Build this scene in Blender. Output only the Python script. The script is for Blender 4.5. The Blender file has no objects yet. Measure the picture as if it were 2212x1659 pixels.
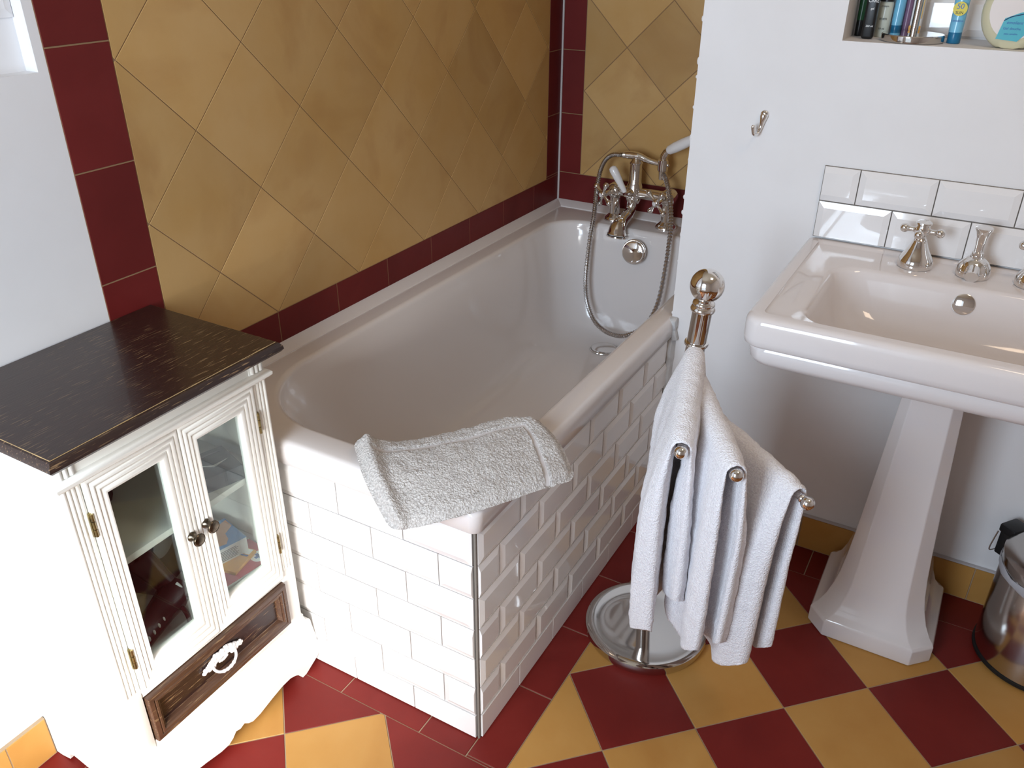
import bpy, bmesh, math, random
from mathutils import Vector, Matrix, noise
random.seed(7)
SC = bpy.context.scene
COL = SC.collection
PI = math.pi

# ------------------------------------------------------------------ camera
cam_d = bpy.data.cameras.new('camera')
cam = bpy.data.objects.new('camera', cam_d)
COL.objects.link(cam)
cam.location = (0.6206, -0.959, 1.4259)
cam.rotation_euler = (1.0702, -0.0038, 0.5218)
cam_d.sensor_width = 36.0
cam_d.lens = 1826.76 / 2212 * 36.0
cam_d.clip_start = 0.02
SC.camera = cam

# ------------------------------------------------------------------ view + world + lights
SC.view_settings.view_transform = 'Standard'
SC.view_settings.look = 'None'
SC.view_settings.gamma = 1
SC.view_settings.use_curve_mapping = False
SC.view_settings.exposure = 0.0
SC.render.film_transparent = False

W = bpy.data.worlds.new('sky'); SC.world = W
W.use_nodes = True
bg = W.node_tree.nodes['Background']
bg.inputs['Color'].default_value = (0.80, 0.90, 1.0, 1)
bg.inputs['Strength'].default_value = 1.2

def area(name, loc, target, sx, sy, energy, color, spread=PI):
    d = bpy.data.lights.new(name, 'AREA')
    d.shape = 'RECTANGLE'; d.size = sx; d.size_y = sy; d.energy = energy; d.color = color
    d.spread = spread
    o = bpy.data.objects.new(name, d); COL.objects.link(o)
    o.location = loc
    v = Vector(target) - Vector(loc)
    o.rotation_euler = v.to_track_quat('-Z', 'Y').to_euler()
    return o
YB = -1.62            # plane of the wall behind the camera
area('daylight_low_window', (0.26, YB + 0.01, 0.60), (-0.56, -0.20, 0.08), 0.62, 0.56, 5.6, (1.0, 1.0, 0.97), spread=math.radians(50))
area('daylight_high_window', (-0.04, YB + 0.01, 1.36), (-0.20, 0.9, 1.0), 0.66, 0.90, 20.0, (0.70, 0.84, 1.0), spread=math.radians(130))
area('ceiling_light', (1.0, 0.10, 2.36), (0.9, 0.30, 0), 0.4, 0.4, 5.0, (1.0, 0.76, 0.54))

# ------------------------------------------------------------------ materials
MATS = {}
def mat(name, color, rough=0.5, metal=0.0, var=None, vscale=6.0, vfac=0.5, bump=0.0, bscale=40.0,
        coat=0.0, trans=0.0, ior=1.45, alpha=1.0, spec=0.5, sheen=0.0, stretch=None, rough2=None, detail=4.0, emis=0):
    if name in MATS: return MATS[name]
    m = bpy.data.materials.new(name); m.use_nodes = True
    nt = m.node_tree; b = nt.nodes['Principled BSDF']
    b.inputs['Base Color'].default_value = (*color, 1)
    b.inputs['Roughness'].default_value = rough
    b.inputs['Metallic'].default_value = metal
    b.inputs['Coat Weight'].default_value = coat
    b.inputs['Coat Roughness'].default_value = 0.04
    b.inputs['Transmission Weight'].default_value = trans
    b.inputs['IOR'].default_value = ior
    b.inputs['Alpha'].default_value = alpha
    b.inputs['Specular IOR Level'].default_value = spec
    b.inputs['Sheen Weight'].default_value = sheen
    tc = nt.nodes.new('ShaderNodeTexCoord')
    mp = nt.nodes.new('ShaderNodeMapping')
    geo = nt.nodes.new('ShaderNodeNewGeometry')
    nt.links.new(geo.outputs['Position'], mp.inputs['Vector'])
    if stretch: mp.inputs['Scale'].default_value = stretch
    if var is not None:
        n = nt.nodes.new('ShaderNodeTexNoise'); n.inputs['Scale'].default_value = vscale
        n.inputs['Detail'].default_value = detail; n.inputs['Roughness'].default_value = 0.55
        nt.links.new(mp.outputs[0], n.inputs['Vector'])
        r = nt.nodes.new('ShaderNodeMapRange')
        r.inputs['From Min'].default_value = 0.35; r.inputs['From Max'].default_value = 0.68
        r.inputs['To Max'].default_value = vfac
        nt.links.new(n.outputs['Fac'], r.inputs['Value'])
        mx = nt.nodes.new('ShaderNodeMix'); mx.data_type = 'RGBA'
        mx.inputs['A'].default_value = (*color, 1); mx.inputs['B'].default_value = (*var, 1)
        nt.links.new(r.outputs[0], mx.inputs['Factor'])
        nt.links.new(mx.outputs['Result'], b.inputs['Base Color'])
    if rough2 is not None:
        n = nt.nodes.new('ShaderNodeTexNoise'); n.inputs['Scale'].default_value = vscale * 1.7
        nt.links.new(mp.outputs[0], n.inputs['Vector'])
        r = nt.nodes.new('ShaderNodeMapRange'); r.inputs['To Min'].default_value = rough; r.inputs['To Max'].default_value = rough2
        nt.links.new(n.outputs['Fac'], r.inputs['Value']); nt.links.new(r.outputs[0], b.inputs['Roughness'])
    if bump > 0:
        n = nt.nodes.new('ShaderNodeTexNoise'); n.inputs['Scale'].default_value = bscale
        n.inputs['Detail'].default_value = 4
        nt.links.new(mp.outputs[0], n.inputs['Vector'])
        bp = nt.nodes.new('ShaderNodeBump'); bp.inputs['Strength'].default_value = bump
        bp.inputs['Distance'].default_value = 0.004
        nt.links.new(n.outputs['Fac'], bp.inputs['Height']); nt.links.new(bp.outputs[0], b.inputs['Normal'])
    MATS[name] = m
    return m
def srgb(r, g, b):
    f = lambda c: (c/255/12.92 if c/255 <= 0.04045 else ((c/255 + 0.055)/1.055) ** 2.4)
    return (f(r), f(g), f(b))

def tile_mat(name, c1, c2, c3, rough):
    """cement tile: each tile has its own tone, plus cloudy mottling and rusty streaks"""
    m = mat(name, c1, rough, spec=0.3, var=c2, vscale=5.0, vfac=0.85, rough2=rough + 0.15, bump=0.12, bscale=30)
    nt = m.node_tree; b = nt.nodes['Principled BSDF']
    mx = [n for n in nt.nodes if n.type == 'MIX'][0]
    att = nt.nodes.new('ShaderNodeAttribute'); att.attribute_name = 'tone'
    n2 = nt.nodes.new('ShaderNodeTexNoise'); n2.inputs['Scale'].default_value = 3.2; n2.inputs['Detail'].default_value = 6
    n2.inputs['Distortion'].default_value = 1.6
    geo = [n for n in nt.nodes if n.type == 'NEW_GEOMETRY'][0]
    add = nt.nodes.new('ShaderNodeVectorMath'); add.operation = 'ADD'
    sc = nt.nodes.new('ShaderNodeVectorMath'); sc.operation = 'SCALE'; sc.inputs['Scale'].default_value = 9.0
    cmb = nt.nodes.new('ShaderNodeCombineXYZ')
    for i in range(3): nt.links.new(att.outputs['Fac'], cmb.inputs[i])
    nt.links.new(cmb.outputs[0], sc.inputs[0]); nt.links.new(geo.outputs['Position'], add.inputs[0]); nt.links.new(sc.outputs[0], add.inputs[1])
    nt.links.new(add.outputs[0], n2.inputs['Vector'])
    r2 = nt.nodes.new('ShaderNodeMapRange'); r2.inputs['From Min'].default_value = 0.5; r2.inputs['From Max'].default_value = 0.75; r2.inputs['To Max'].default_value = 0.6
    nt.links.new(n2.outputs['Fac'], r2.inputs['Value'])
    mx2 = nt.nodes.new('ShaderNodeMix'); mx2.data_type = 'RGBA'; mx2.inputs['B'].default_value = (*c3, 1)
    nt.links.new(r2.outputs[0], mx2.inputs['Factor']); nt.links.new(mx.outputs['Result'], mx2.inputs['A'])
    hsv = nt.nodes.new('ShaderNodeHueSaturation')
    mr = nt.nodes.new('ShaderNodeMapRange'); mr.inputs['To Min'].default_value = 0.88; mr.inputs['To Max'].default_value = 1.08
    nt.links.new(att.outputs['Fac'], mr.inputs['Value']); nt.links.new(mr.outputs[0], hsv.inputs['Value'])
    nt.links.new(mx2.outputs['Result'], hsv.inputs['Color']); nt.links.new(hsv.outputs[0], b.inputs['Base Color'])
    return m

M_RED = tile_mat('red_cement_tile', srgb(118, 32, 26), srgb(106, 26, 22), srgb(128, 40, 34), 0.38)
M_YEL = tile_mat('ochre_cement_tile', srgb(190, 142, 78), srgb(182, 130, 64), srgb(170, 116, 54), 0.38)
M_WYEL = tile_mat('ochre_wall_tile', srgb(196, 158, 104), srgb(190, 148, 88), srgb(168, 124, 74), 0.42)
M_WRED = tile_mat('red_wall_tile', srgb(106, 30, 28), srgb(96, 25, 23), srgb(116, 38, 36), 0.40)
M_GROUT = mat('sand_grout', srgb(160, 138, 112), 0.9)
M_GROUTD = mat('ochre_grout', srgb(142, 112, 82), 0.9)
M_GROUTG = mat('grey_grout', srgb(122, 114, 106), 0.9)
M_WALL = mat('white_plaster', srgb(232, 229, 228), 0.6, var=srgb(224, 220, 218), vscale=4, vfac=0.6, bump=0.10, bscale=12)
M_CEIL = mat('ceiling_paint', srgb(235, 225, 205), 0.8)
M_METRO = mat('metro_glaze', srgb(232, 228, 226), 0.07, coat=0.4, bump=0.012, bscale=14)
M_ACRYL = mat('bath_acrylic', srgb(226, 219, 216), 0.14, coat=0.3)
M_CERAM = mat('sanitary_ceramic', srgb(222, 214, 211), 0.08, coat=0.5)
M_CHROME = mat('chrome', (0.78, 0.76, 0.74), 0.05, 1.0)
M_CHROMED = mat('worn_chrome', (0.62, 0.60, 0.58), 0.07, 1.0)
M_HOSE = mat('hose_steel', (0.50, 0.48, 0.47), 0.22, 1.0)
M_STEEL = mat('brushed_steel', (0.55, 0.53, 0.51), 0.16, 1.0)
M_PAINT = mat('white_furniture_paint', srgb(240, 238, 231), 0.4)
M_PAINTIN = mat('inner_paint', srgb(214, 212, 204), 0.5)
M_PORC = mat('white_porcelain', srgb(236, 232, 230), 0.12, coat=0.5)
M_BRASS = mat('aged_brass', srgb(176, 160, 110), 0.35, 1.0, var=srgb(110, 100, 80), vscale=90, vfac=0.8)
M_BRONZE = mat('dark_bronze', srgb(112, 102, 88), 0.28, 1.0, var=srgb(60, 54, 48), vscale=120, vfac=0.8)
M_BLACK = mat('black_plastic', srgb(24, 24, 25), 0.35)
M_RUBBER = mat('black_rubber', srgb(18, 18, 18), 0.6)

def wood_mat(name, c1, c2, worn, amount, axis='Y'):
    m = bpy.data.materials.new(name); m.use_nodes = True
    nt = m.node_tree; b = nt.nodes['Principled BSDF']
    b.inputs['Roughness'].default_value = 0.33
    b.inputs['Coat Weight'].default_value = 0.15
    geo = nt.nodes.new('ShaderNodeNewGeometry')
    def nz(scale, st, det=5, dist=0):
        mp = nt.nodes.new('ShaderNodeMapping'); mp.inputs['Scale'].default_value = st
        nt.links.new(geo.outputs['Position'], mp.inputs['Vector'])
        n = nt.nodes.new('ShaderNodeTexNoise'); n.inputs['Scale'].default_value = scale; n.inputs['Detail'].default_value = det
        n.inputs['Distortion'].default_value = dist
        nt.links.new(mp.outputs[0], n.inputs['Vector']); return n
    st = (14, 1, 14)
    g1 = nz(9, st); g2 = nz(26, (16, 1, 16), 6); g3 = nz(4, (1, 1, 1), 3)
    mx = nt.nodes.new('ShaderNodeMix'); mx.data_type = 'RGBA'
    mx.inputs['A'].default_value = (*c1, 1); mx.inputs['B'].default_value = (*c2, 1)
    nt.links.new(g1.outputs['Fac'], mx.inputs['Factor'])
    r = nt.nodes.new('ShaderNodeMapRange'); r.inputs['From Min'].default_value = 0.60; r.inputs['From Max'].default_value = 0.66
    nt.links.new(g2.outputs['Fac'], r.inputs['Value'])
    r3 = nt.nodes.new('ShaderNodeMapRange'); r3.inputs['From Min'].default_value = 0.35; r3.inputs['From Max'].default_value = 0.65; r3.inputs['To Max'].default_value = amount
    nt.links.new(g3.outputs['Fac'], r3.inputs['Value'])
    mu = nt.nodes.new('ShaderNodeMath'); mu.operation = 'MULTIPLY'
    nt.links.new(r.outputs[0], mu.inputs[0]); nt.links.new(r3.outputs[0], mu.inputs[1])
    mx2 = nt.nodes.new('ShaderNodeMix'); mx2.data_type = 'RGBA'; mx2.inputs['B'].default_value = (*worn, 1)
    nt.links.new(mu.outputs[0], mx2.inputs['Factor']); nt.links.new(mx.outputs['Result'], mx2.inputs['A'])
    nt.links.new(mx2.outputs['Result'], b.inputs['Base Color'])
    bp = nt.nodes.new('ShaderNodeBump'); bp.inputs['Strength'].default_value = 0.15; bp.inputs['Distance'].default_value = 0.002
    nt.links.new(g2.outputs['Fac'], bp.inputs['Height']); nt.links.new(bp.outputs[0], b.inputs['Normal'])
    return m
M_WOOD = wood_mat('dark_stained_wood', srgb(52, 32, 26), srgb(36, 22, 18), srgb(150, 120, 86), 0.85)
M_WOODE = wood_mat('worn_edge_wood', srgb(96, 66, 48), srgb(52, 34, 26), srgb(150, 122, 88), 0.6)

def terry_mat(name, c1, c2, scale, strength):
    m = bpy.data.materials.new(name); m.use_nodes = True
    nt = m.node_tree; b = nt.nodes['Principled BSDF']
    b.inputs['Roughness'].default_value = 0.95; b.inputs['Sheen Weight'].default_value = 0.25
    b.inputs['Specular IOR Level'].default_value = 0.1
    geo = nt.nodes.new('ShaderNodeNewGeometry')
    dn = nt.nodes.new('ShaderNodeTexNoise'); dn.inputs['Scale'].default_value = scale * 0.6
    va = nt.nodes.new('ShaderNodeVectorMath'); va.operation = 'MULTIPLY_ADD'
    va.inputs[1].default_value = (0.006,) * 3
    nt.links.new(geo.outputs['Position'], dn.inputs['Vector'])
    nt.links.new(dn.outputs['Color'], va.inputs[0]); nt.links.new(geo.outputs['Position'], va.inputs[2])
    v = nt.nodes.new('ShaderNodeTexVoronoi'); v.inputs['Scale'].default_value = scale
    nt.links.new(va.outputs[0], v.inputs['Vector'])
    n = nt.nodes.new('ShaderNodeTexNoise'); n.inputs['Scale'].default_value = scale * 1.6; n.inputs['Detail'].default_value = 3
    nt.links.new(geo.outputs['Position'], n.inputs['Vector'])
    mx = nt.nodes.new('ShaderNodeMix'); mx.data_type = 'RGBA'
    mx.inputs['A'].default_value = (*c1, 1); mx.inputs['B'].default_value = (*c2, 1)
    r = nt.nodes.new('ShaderNodeMapRange'); r.inputs['From Min'].default_value = 0.25; r.inputs['From Max'].default_value = 0.75
    nt.links.new(v.outputs['Distance'], r.inputs['Value']); nt.links.new(r.outputs[0], mx.inputs['Factor'])
    nt.links.new(mx.outputs['Result'], b.inputs['Base Color'])
    ad = nt.nodes.new('ShaderNodeMath'); ad.operation = 'SUBTRACT'
    nt.links.new(n.outputs['Fac'], ad.inputs[0]); nt.links.new(v.outputs['Distance'], ad.inputs[1])
    bp = nt.nodes.new('ShaderNodeBump'); bp.inputs['Strength'].default_value = strength; bp.inputs['Distance'].default_value = 0.003
    nt.links.new(ad.outputs[0], bp.inputs['Height']); nt.links.new(bp.outputs[0], b.inputs['Normal'])
    return m
M_TERRY = terry_mat('white_terry', srgb(250, 248, 250), srgb(238, 234, 238), 300, 0.6)
M_TERRYB = mat('woven_band', srgb(206, 200, 198), 0.8)
M_TERRYG = terry_mat('grey_terry', srgb(214, 208, 203), srgb(182, 175, 170), 250, 0.75)

def glass_mat():
    m = bpy.data.materials.new('cabinet_glass'); m.use_nodes = True
    nt = m.node_tree; nt.nodes.remove(nt.nodes['Principled BSDF'])
    out = [n for n in nt.nodes if n.type == 'OUTPUT_MATERIAL'][0]
    tr = nt.nodes.new('ShaderNodeBsdfTransparent'); tr.inputs['Color'].default_value = (0.93, 0.97, 0.96, 1)
    gl = nt.nodes.new('ShaderNodeBsdfGlossy'); gl.inputs['Roughness'].default_value = 0.01
    lw = nt.nodes.new('ShaderNodeLayerWeight'); lw.inputs['Blend'].default_value = 0.5
    pw = nt.nodes.new('ShaderNodeMath'); pw.operation = 'POWER'; pw.inputs[1].default_value = 4.0
    ma = nt.nodes.new('ShaderNodeMath'); ma.operation = 'MULTIPLY_ADD'; ma.inputs[1].default_value = 0.9; ma.inputs[2].default_value = 0.05
    nt.links.new(lw.outputs['Facing'], pw.inputs[0]); nt.links.new(pw.outputs[0], ma.inputs[0])
    mx = nt.nodes.new('ShaderNodeMixShader')
    nt.links.new(ma.outputs[0], mx.inputs[0]); nt.links.new(tr.outputs[0], mx.inputs[1]); nt.links.new(gl.outputs[0], mx.inputs[2])
    nt.links.new(mx.outputs[0], out.inputs[0]); return m
M_GLASS = glass_mat()

# ------------------------------------------------------------------ mesh helpers
ORG = {}      # object name -> world origin
class MB:
    def __init__(s): s.bm = bmesh.new(); s.tone = s.bm.faces.layers.float.new('tone')
    def face(s, pts, mi=0, tone=None):
        vs = [s.bm.verts.new(p) for p in pts]
        try:
            f = s.bm.faces.new(vs)
        except ValueError: return None
        f.material_index = mi
        if tone is not None: f[s.tone] = tone
        return f
    def box(s, a, b, bev=0.0, mi=0, seg=2, rot=None, piv=None, tone=None):
        x0, y0, z0 = [min(a[i], b[i]) for i in range(3)]; x1, y1, z1 = [max(a[i], b[i]) for i in range(3)]
        vs = [s.bm.verts.new(p) for p in ((x0,y0,z0),(x1,y0,z0),(x1,y1,z0),(x0,y1,z0),(x0,y0,z1),(x1,y0,z1),(x1,y1,z1),(x0,y1,z1))]
        fs = [s.bm.faces.new([vs[i] for i in q]) for q in ((0,3,2,1),(4,5,6,7),(0,1,5,4),(1,2,6,5),(2,3,7,6),(3,0,4,7))]
        for f in fs:
            f.material_index = mi
            if tone is not None: f[s.tone] = tone
        geom = vs
        if bev > 0:
            es = list({e for f in fs for e in f.edges})
            r = bmesh.ops.bevel(s.bm, geom=es, offset=bev, segments=seg, profile=0.5, affect='EDGES')
            geom = list({v for f in r['faces'] for v in f.verts} | {v for v in vs if v.is_valid})
            for f in r['faces']: f.material_index = mi
        if rot is not None:
            piv = Vector(piv) if piv is not None else Vector(((x0+x1)/2, (y0+y1)/2, (z0+z1)/2))
            for v in geom: v.co = rot @ (v.co - piv) + piv
        return geom
    def loft(s, rings, closed=True, cap0=False, cap1=False, mi=0):
        R = [[s.bm.verts.new(p) for p in r] for r in rings]
        n = len(R[0])
        for a, b in zip(R[:-1], R[1:]):
            for i in range(n if closed else n - 1):
                j = (i + 1) % n
                try:
                    f = s.bm.faces.new((a[i], a[j], b[j], b[i])); f.material_index = mi
                except ValueError: pass
        if cap0:
            f = s.bm.faces.new(list(reversed(R[0]))); f.material_index = mi
        if cap1:
            f = s.bm.faces.new(R[-1]); f.material_index = mi
        return R
    def lathe(s, prof, c=(0,0,0), axis=(0,0,1), n=32, mi=0, cap=True):
        """prof: (radius, height along axis)"""
        ax = Vector(axis).normalized()
        q = Vector((0,0,1)).rotation_difference(ax).to_matrix()
        c = Vector(c); rings = []
        for r, h in prof:
            rings.append([c + q @ Vector((r*math.cos(2*PI*i/n), r*math.sin(2*PI*i/n), h)) for i in range(n)])
        return s.loft(rings, True, cap, cap, mi)
    def tube(s, pts, r, n=12, cap=True, mi=0, flat=None):
        pts = [Vector(p) for p in pts]; rs = r if isinstance(r, (list, tuple)) else [r]*len(pts)
        t = (pts[1]-pts[0]).normalized()
        u = t.orthogonal().normalized()
        rings = []
        for i, p in enumerate(pts):
            if i == 0: tt = (pts[1]-pts[0])
            elif i == len(pts)-1: tt = pts[-1]-pts[-2]
            else: tt = pts[i+1]-pts[i-1]
            tt.normalize()
            u = (u - tt*u.dot(tt)).normalized(); w = tt.cross(u)
            k = flat or 1.0
            rings.append([p + (u*math.cos(2*PI*j/n) + w*math.sin(2*PI*j/n)*k)*rs[i] for j in range(n)])
        return s.loft(rings, True, cap, cap, mi)
    def ball(s, c, r, n=20, mi=0, sc=(1,1,1)):
        c = Vector(c); m = n//2; rings = []
        for i in range(m+1):
            a = -PI/2 + PI*i/m
            rr = max(math.cos(a), 0.02)
            rings.append([c + Vector((r*sc[0]*rr*math.cos(2*PI*j/n), r*sc[1]*rr*math.sin(2*PI*j/n), r*sc[2]*math.sin(a))) for j in range(n)])
        s.loft(rings, True, True, True, mi)
    def prism(s, poly, z0, z1, fn=lambda x, y, z: (x, y, z), mi=0):
        lo = [fn(x, y, z0) for x, y in poly]; hi = [fn(x, y, z1) for x, y in poly]
        s.loft([lo, hi], True, True, True, mi)
    def build(s, name, mats, parent=None, smooth=40, origin=None, sub=0, recalc=True):
        me = bpy.data.meshes.new(name)
        if recalc: bmesh.ops.recalc_face_normals(s.bm, faces=s.bm.faces)
        po = Vector((0,0,0))
        if parent is not None: po = ORG[parent.name]
        org = Vector(origin) if origin is not None else (po if parent is not None else Vector((0,0,0)))
        bmesh.ops.translate(s.bm, verts=s.bm.verts, vec=-org)
        s.bm.to_mesh(me); s.bm.free()
        for m in (mats if isinstance(mats, (list, tuple)) else [mats]): me.materials.append(m)
        if smooth:
            for p in me.polygons: p.use_smooth = True
            me.set_sharp_from_angle(angle=math.radians(smooth))
        o = bpy.data.objects.new(name, me); COL.objects.link(o)
        o.location = org - po
        if parent is not None: o.parent = parent
        ORG[o.name] = org
        if sub:
            md = o.modifiers.new('subdivision', 'SUBSURF'); md.levels = sub; md.render_levels = sub
        return o

def thing(name, label, cat, loc, group=None):
    o = bpy.data.objects.new(name, None); COL.objects.link(o)
    o.location = loc; o.empty_display_size = 0.05
    o['label'] = label; o['category'] = cat
    if group: o['group'] = group
    ORG[o.name] = Vector(loc)
    return o
def tag(o, label, cat, group=None):
    o['label'] = label; o['category'] = cat
    if group: o['group'] = group
    return o
def struct(o): o['kind'] = 'structure'; return o

def dup(root, delta, label, group=None):
    d = Vector(delta)
    def cp(o, par):
        c = o.copy(); COL.objects.link(c)
        if par is None:
            c.location = o.location + d
        else: c.parent = par
        ORG[c.name] = ORG[o.name] + d
        for ch in list(o.children): cp(ch, c)
        return c
    c = cp(root, None); c['label'] = label
    if group: c['group'] = group
    return c

def rrect(x0, x1, y0, y1, r, z, k=8, m=6):
    """rounded rectangle, r = radii for (x0y0, x1y0, x1y1, x0y1)"""
    if not isinstance(r, (list, tuple)): r = [r]*4
    P = []
    cs = [(x0+r[0], y0+r[0], PI, r[0]), (x1-r[1], y0+r[1], 1.5*PI, r[1]), (x1-r[2], y1-r[2], 0, r[2]), (x0+r[3], y1-r[3], 0.5*PI, r[3])]
    for ci in range(4):
        cx, cy, a0, rr = cs[ci]
        arc = [(cx+rr*math.cos(a0+PI/2*i/k), cy+rr*math.sin(a0+PI/2*i/k)) for i in range(k+1)]
        P += arc
        nx = cs[(ci+1) % 4]
        q = (nx[0]+nx[3]*math.cos(nx[2]), nx[1]+nx[3]*math.sin(nx[2]))
        for i in range(1, m):
            t = i/m; P.append((arc[-1][0]*(1-t)+q[0]*t, arc[-1][1]*(1-t)+q[1]*t))
    return [(x, y, z(x, y) if callable(z) else z) for x, y in P]

def clip(poly, rect):
    x0, y0, x1, y1 = rect
    def cl(P, ins, inter):
        out = []
        for i in range(len(P)):
            a, b = P[i-1], P[i]
            ia, ib = ins(a), ins(b)
            if ib:
                if not ia: out.append(inter(a, b))
                out.append(b)
            elif ia: out.append(inter(a, b))
        return out
    def ix(v): return lambda a, b: (v, a[1] + (b[1]-a[1])*(v-a[0])/(b[0]-a[0]))
    def iy(v): return lambda a, b: (a[0] + (b[0]-a[0])*(v-a[1])/(b[1]-a[1]), v)
    P = poly
    for ins, it in ((lambda p: p[0] >= x0-1e-9, ix(x0)), (lambda p: p[0] <= x1+1e-9, ix(x1)), (lambda p: p[1] >= y0-1e-9, iy(y0)), (lambda p: p[1] <= y1+1e-9, iy(y1))):
        if not P: return P
        P = cl(P, ins, it)
    return P
def area2(P): return abs(sum(P[i-1][0]*P[i][1]-P[i][0]*P[i-1][1] for i in range(len(P))))/2

def lay(mb, poly, fn, h=0.0012, e=0.0009, mi=0):
    """one cement tile: flat polygon in (u,v) with a softened rim, fn maps (u,v,h)->xyz"""
    if len(poly) < 3 or area2(poly) < 2e-5: return
    t = random.random()
    # drop duplicates
    Q = []
    for p in poly:
        if not Q or (abs(p[0]-Q[-1][0]) + abs(p[1]-Q[-1][1])) > 1e-6: Q.append(p)
    if abs(Q[0][0]-Q[-1][0]) + abs(Q[0][1]-Q[-1][1]) < 1e-6: Q.pop()
    if len(Q) < 3: return
    cx = sum(p[0] for p in Q)/len(Q); cy = sum(p[1] for p in Q)/len(Q)
    top = []
    for p in Q:
        d = math.hypot(p[0]-cx, p[1]-cy); k = max(0, (d-e)/d)
        top.append((cx+(p[0]-cx)*k, cy+(p[1]-cy)*k))
    mb.face([fn(u, v, h) for u, v in top], mi, t)
    n = len(Q)
    for i in range(n):
        j = (i+1) % n
        mb.face([fn(*Q[i], 0), fn(*Q[j], 0), fn(*top[j], h), fn(*top[i], h)], mi, t)

def shrink(P, g):
    """inset convex polygon by g"""
    n = len(P); out = []
    A = sum(P[i-1][0]*P[i][1]-P[i][0]*P[i-1][1] for i in range(n))
    if A < 0: P = P[::-1]
    L = []
    for i in range(n):
        a, b = P[i], P[(i+1) % n]
        dx, dy = b[0]-a[0], b[1]-a[1]; l = math.hypot(dx, dy)
        if l < 1e-7: return []
        nx, ny = -dy/l, dx/l
        L.append((a[0]+nx*g, a[1]+ny*g, dx/l, dy/l))
    for i in range(n):
        p, q = L[i-1], L[i]
        det = p[2]*q[3]-p[3]*q[2]
        if abs(det) < 1e-6: out.append((q[0], q[1])); continue
        t = ((q[0]-p[0])*q[3]-(q[1]-p[1])*q[2])/det
        out.append((p[0]+p[2]*t, p[1]+p[3]*t))
    return out
def dedupe(P):
    Q = []
    for p in P:
        if not Q or (abs(p[0]-Q[-1][0]) + abs(p[1]-Q[-1][1])) > 1e-4: Q.append(p)
    if len(Q) > 1 and abs(Q[0][0]-Q[-1][0]) + abs(Q[0][1]-Q[-1][1]) < 1e-4: Q.pop()
    return Q
def diamonds(mb, rect, u0, v0, s, fn, mats, g=0.0011, parity=None):
    h = s*0.70710678
    r = int(4/h)
    for i in range(-r, r):
        for j in range(-r, r):
            cx = u0 + (i+j)*h; cy = v0 + (i-j)*h + h
            if cx < rect[0]-h or cx > rect[2]+h or cy < rect[1]-h or cy > rect[3]+h: continue
            P = dedupe(clip([(cx, cy-h), (cx+h, cy), (cx, cy+h), (cx-h, cy)], rect))
            if len(P) < 3 or area2(P) < 1e-4: continue
            P = shrink(P, g)
            if P: lay(mb, P, fn, mi=mats[(i+j) % 2])
def strip(mb, u0, u1, v0, v1, joints, fn, mi, g=0.0011, along='u'):
    js = sorted(j for j in joints if (u0 if along == 'u' else v0)+0.004 < j < (u1 if along == 'u' else v1)-0.004)
    e = [u0 if along == 'u' else v0] + js + [u1 if along == 'u' else v1]
    for a, b in zip(e[:-1], e[1:]):
        R = (a, v0, b, v1) if along == 'u' else (u0, a, u1, b)
        P = shrink([(R[0], R[1]), (R[2], R[1]), (R[2], R[3]), (R[0], R[3])], g)
        lay(mb, P, fn, mi=mi)

XW, DW, LW, ZC, XR = -0.702, 0.925, 1.671, 2.40, 2.10

# ------------------------------------------------------------------ floor
mb = MB()
mb.box((XW, YB, -0.05), (XR, LW, -0.0012), mi=2)
ff = lambda u, v, h: (u, v, h-0.0012)
V0 = (0.2251, 0.0945)
diamonds(mb, (0.083, YB, XR, 0.812), V0[0], V0[1], 0.2, ff, (0, 1))
diamonds(mb, (XW+0.085, YB, 0.083, -0.051), V0[0], V0[1], 0.2, ff, (0, 1))
J = [0.154 + 0.2*k for k in range(-3, 6)]
strip(mb, 0.0, 0.083, -0.051, 0.925, J, ff, 0, along='v')
strip(mb, XW, 0.0, -0.051, 0.0, [-0.111-0.2*k for k in range(4)], ff, 0)
strip(mb, XW, XW+0.085, YB, -0.051, [-0.22-0.2*k for k in range(7)], ff, 0, along='v')
strip(mb, 0.083, XR, 0.812, 0.925, [0.448+0.2*k for k in range(-2, 9)], ff, 0)
struct(mb.build('floor', [M_RED, M_YEL, M_GROUT], smooth=0))

# ------------------------------------------------------------------ left wall (tiled bath side, white beyond, shallow recess)
mb = MB()
NY0, NY1, NZ0, NZ1, ND = -0.62, -0.128, 1.218, 1.52, 0.030     # recess
T = 0.12
def wallx(y0, y1, z0, z1, mi=0): mb.box((XW-T, y0, z0), (XW, y1, z1), mi=mi)
wallx(YB, NY0, 0, ZC); wallx(NY0, NY1, 0, NZ0); wallx(NY0, NY1, NZ1, ZC); wallx(NY1, LW, 0, ZC)
mb.box((XW-T, NY0, NZ0), (XW-ND, NY1, NZ1))
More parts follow.
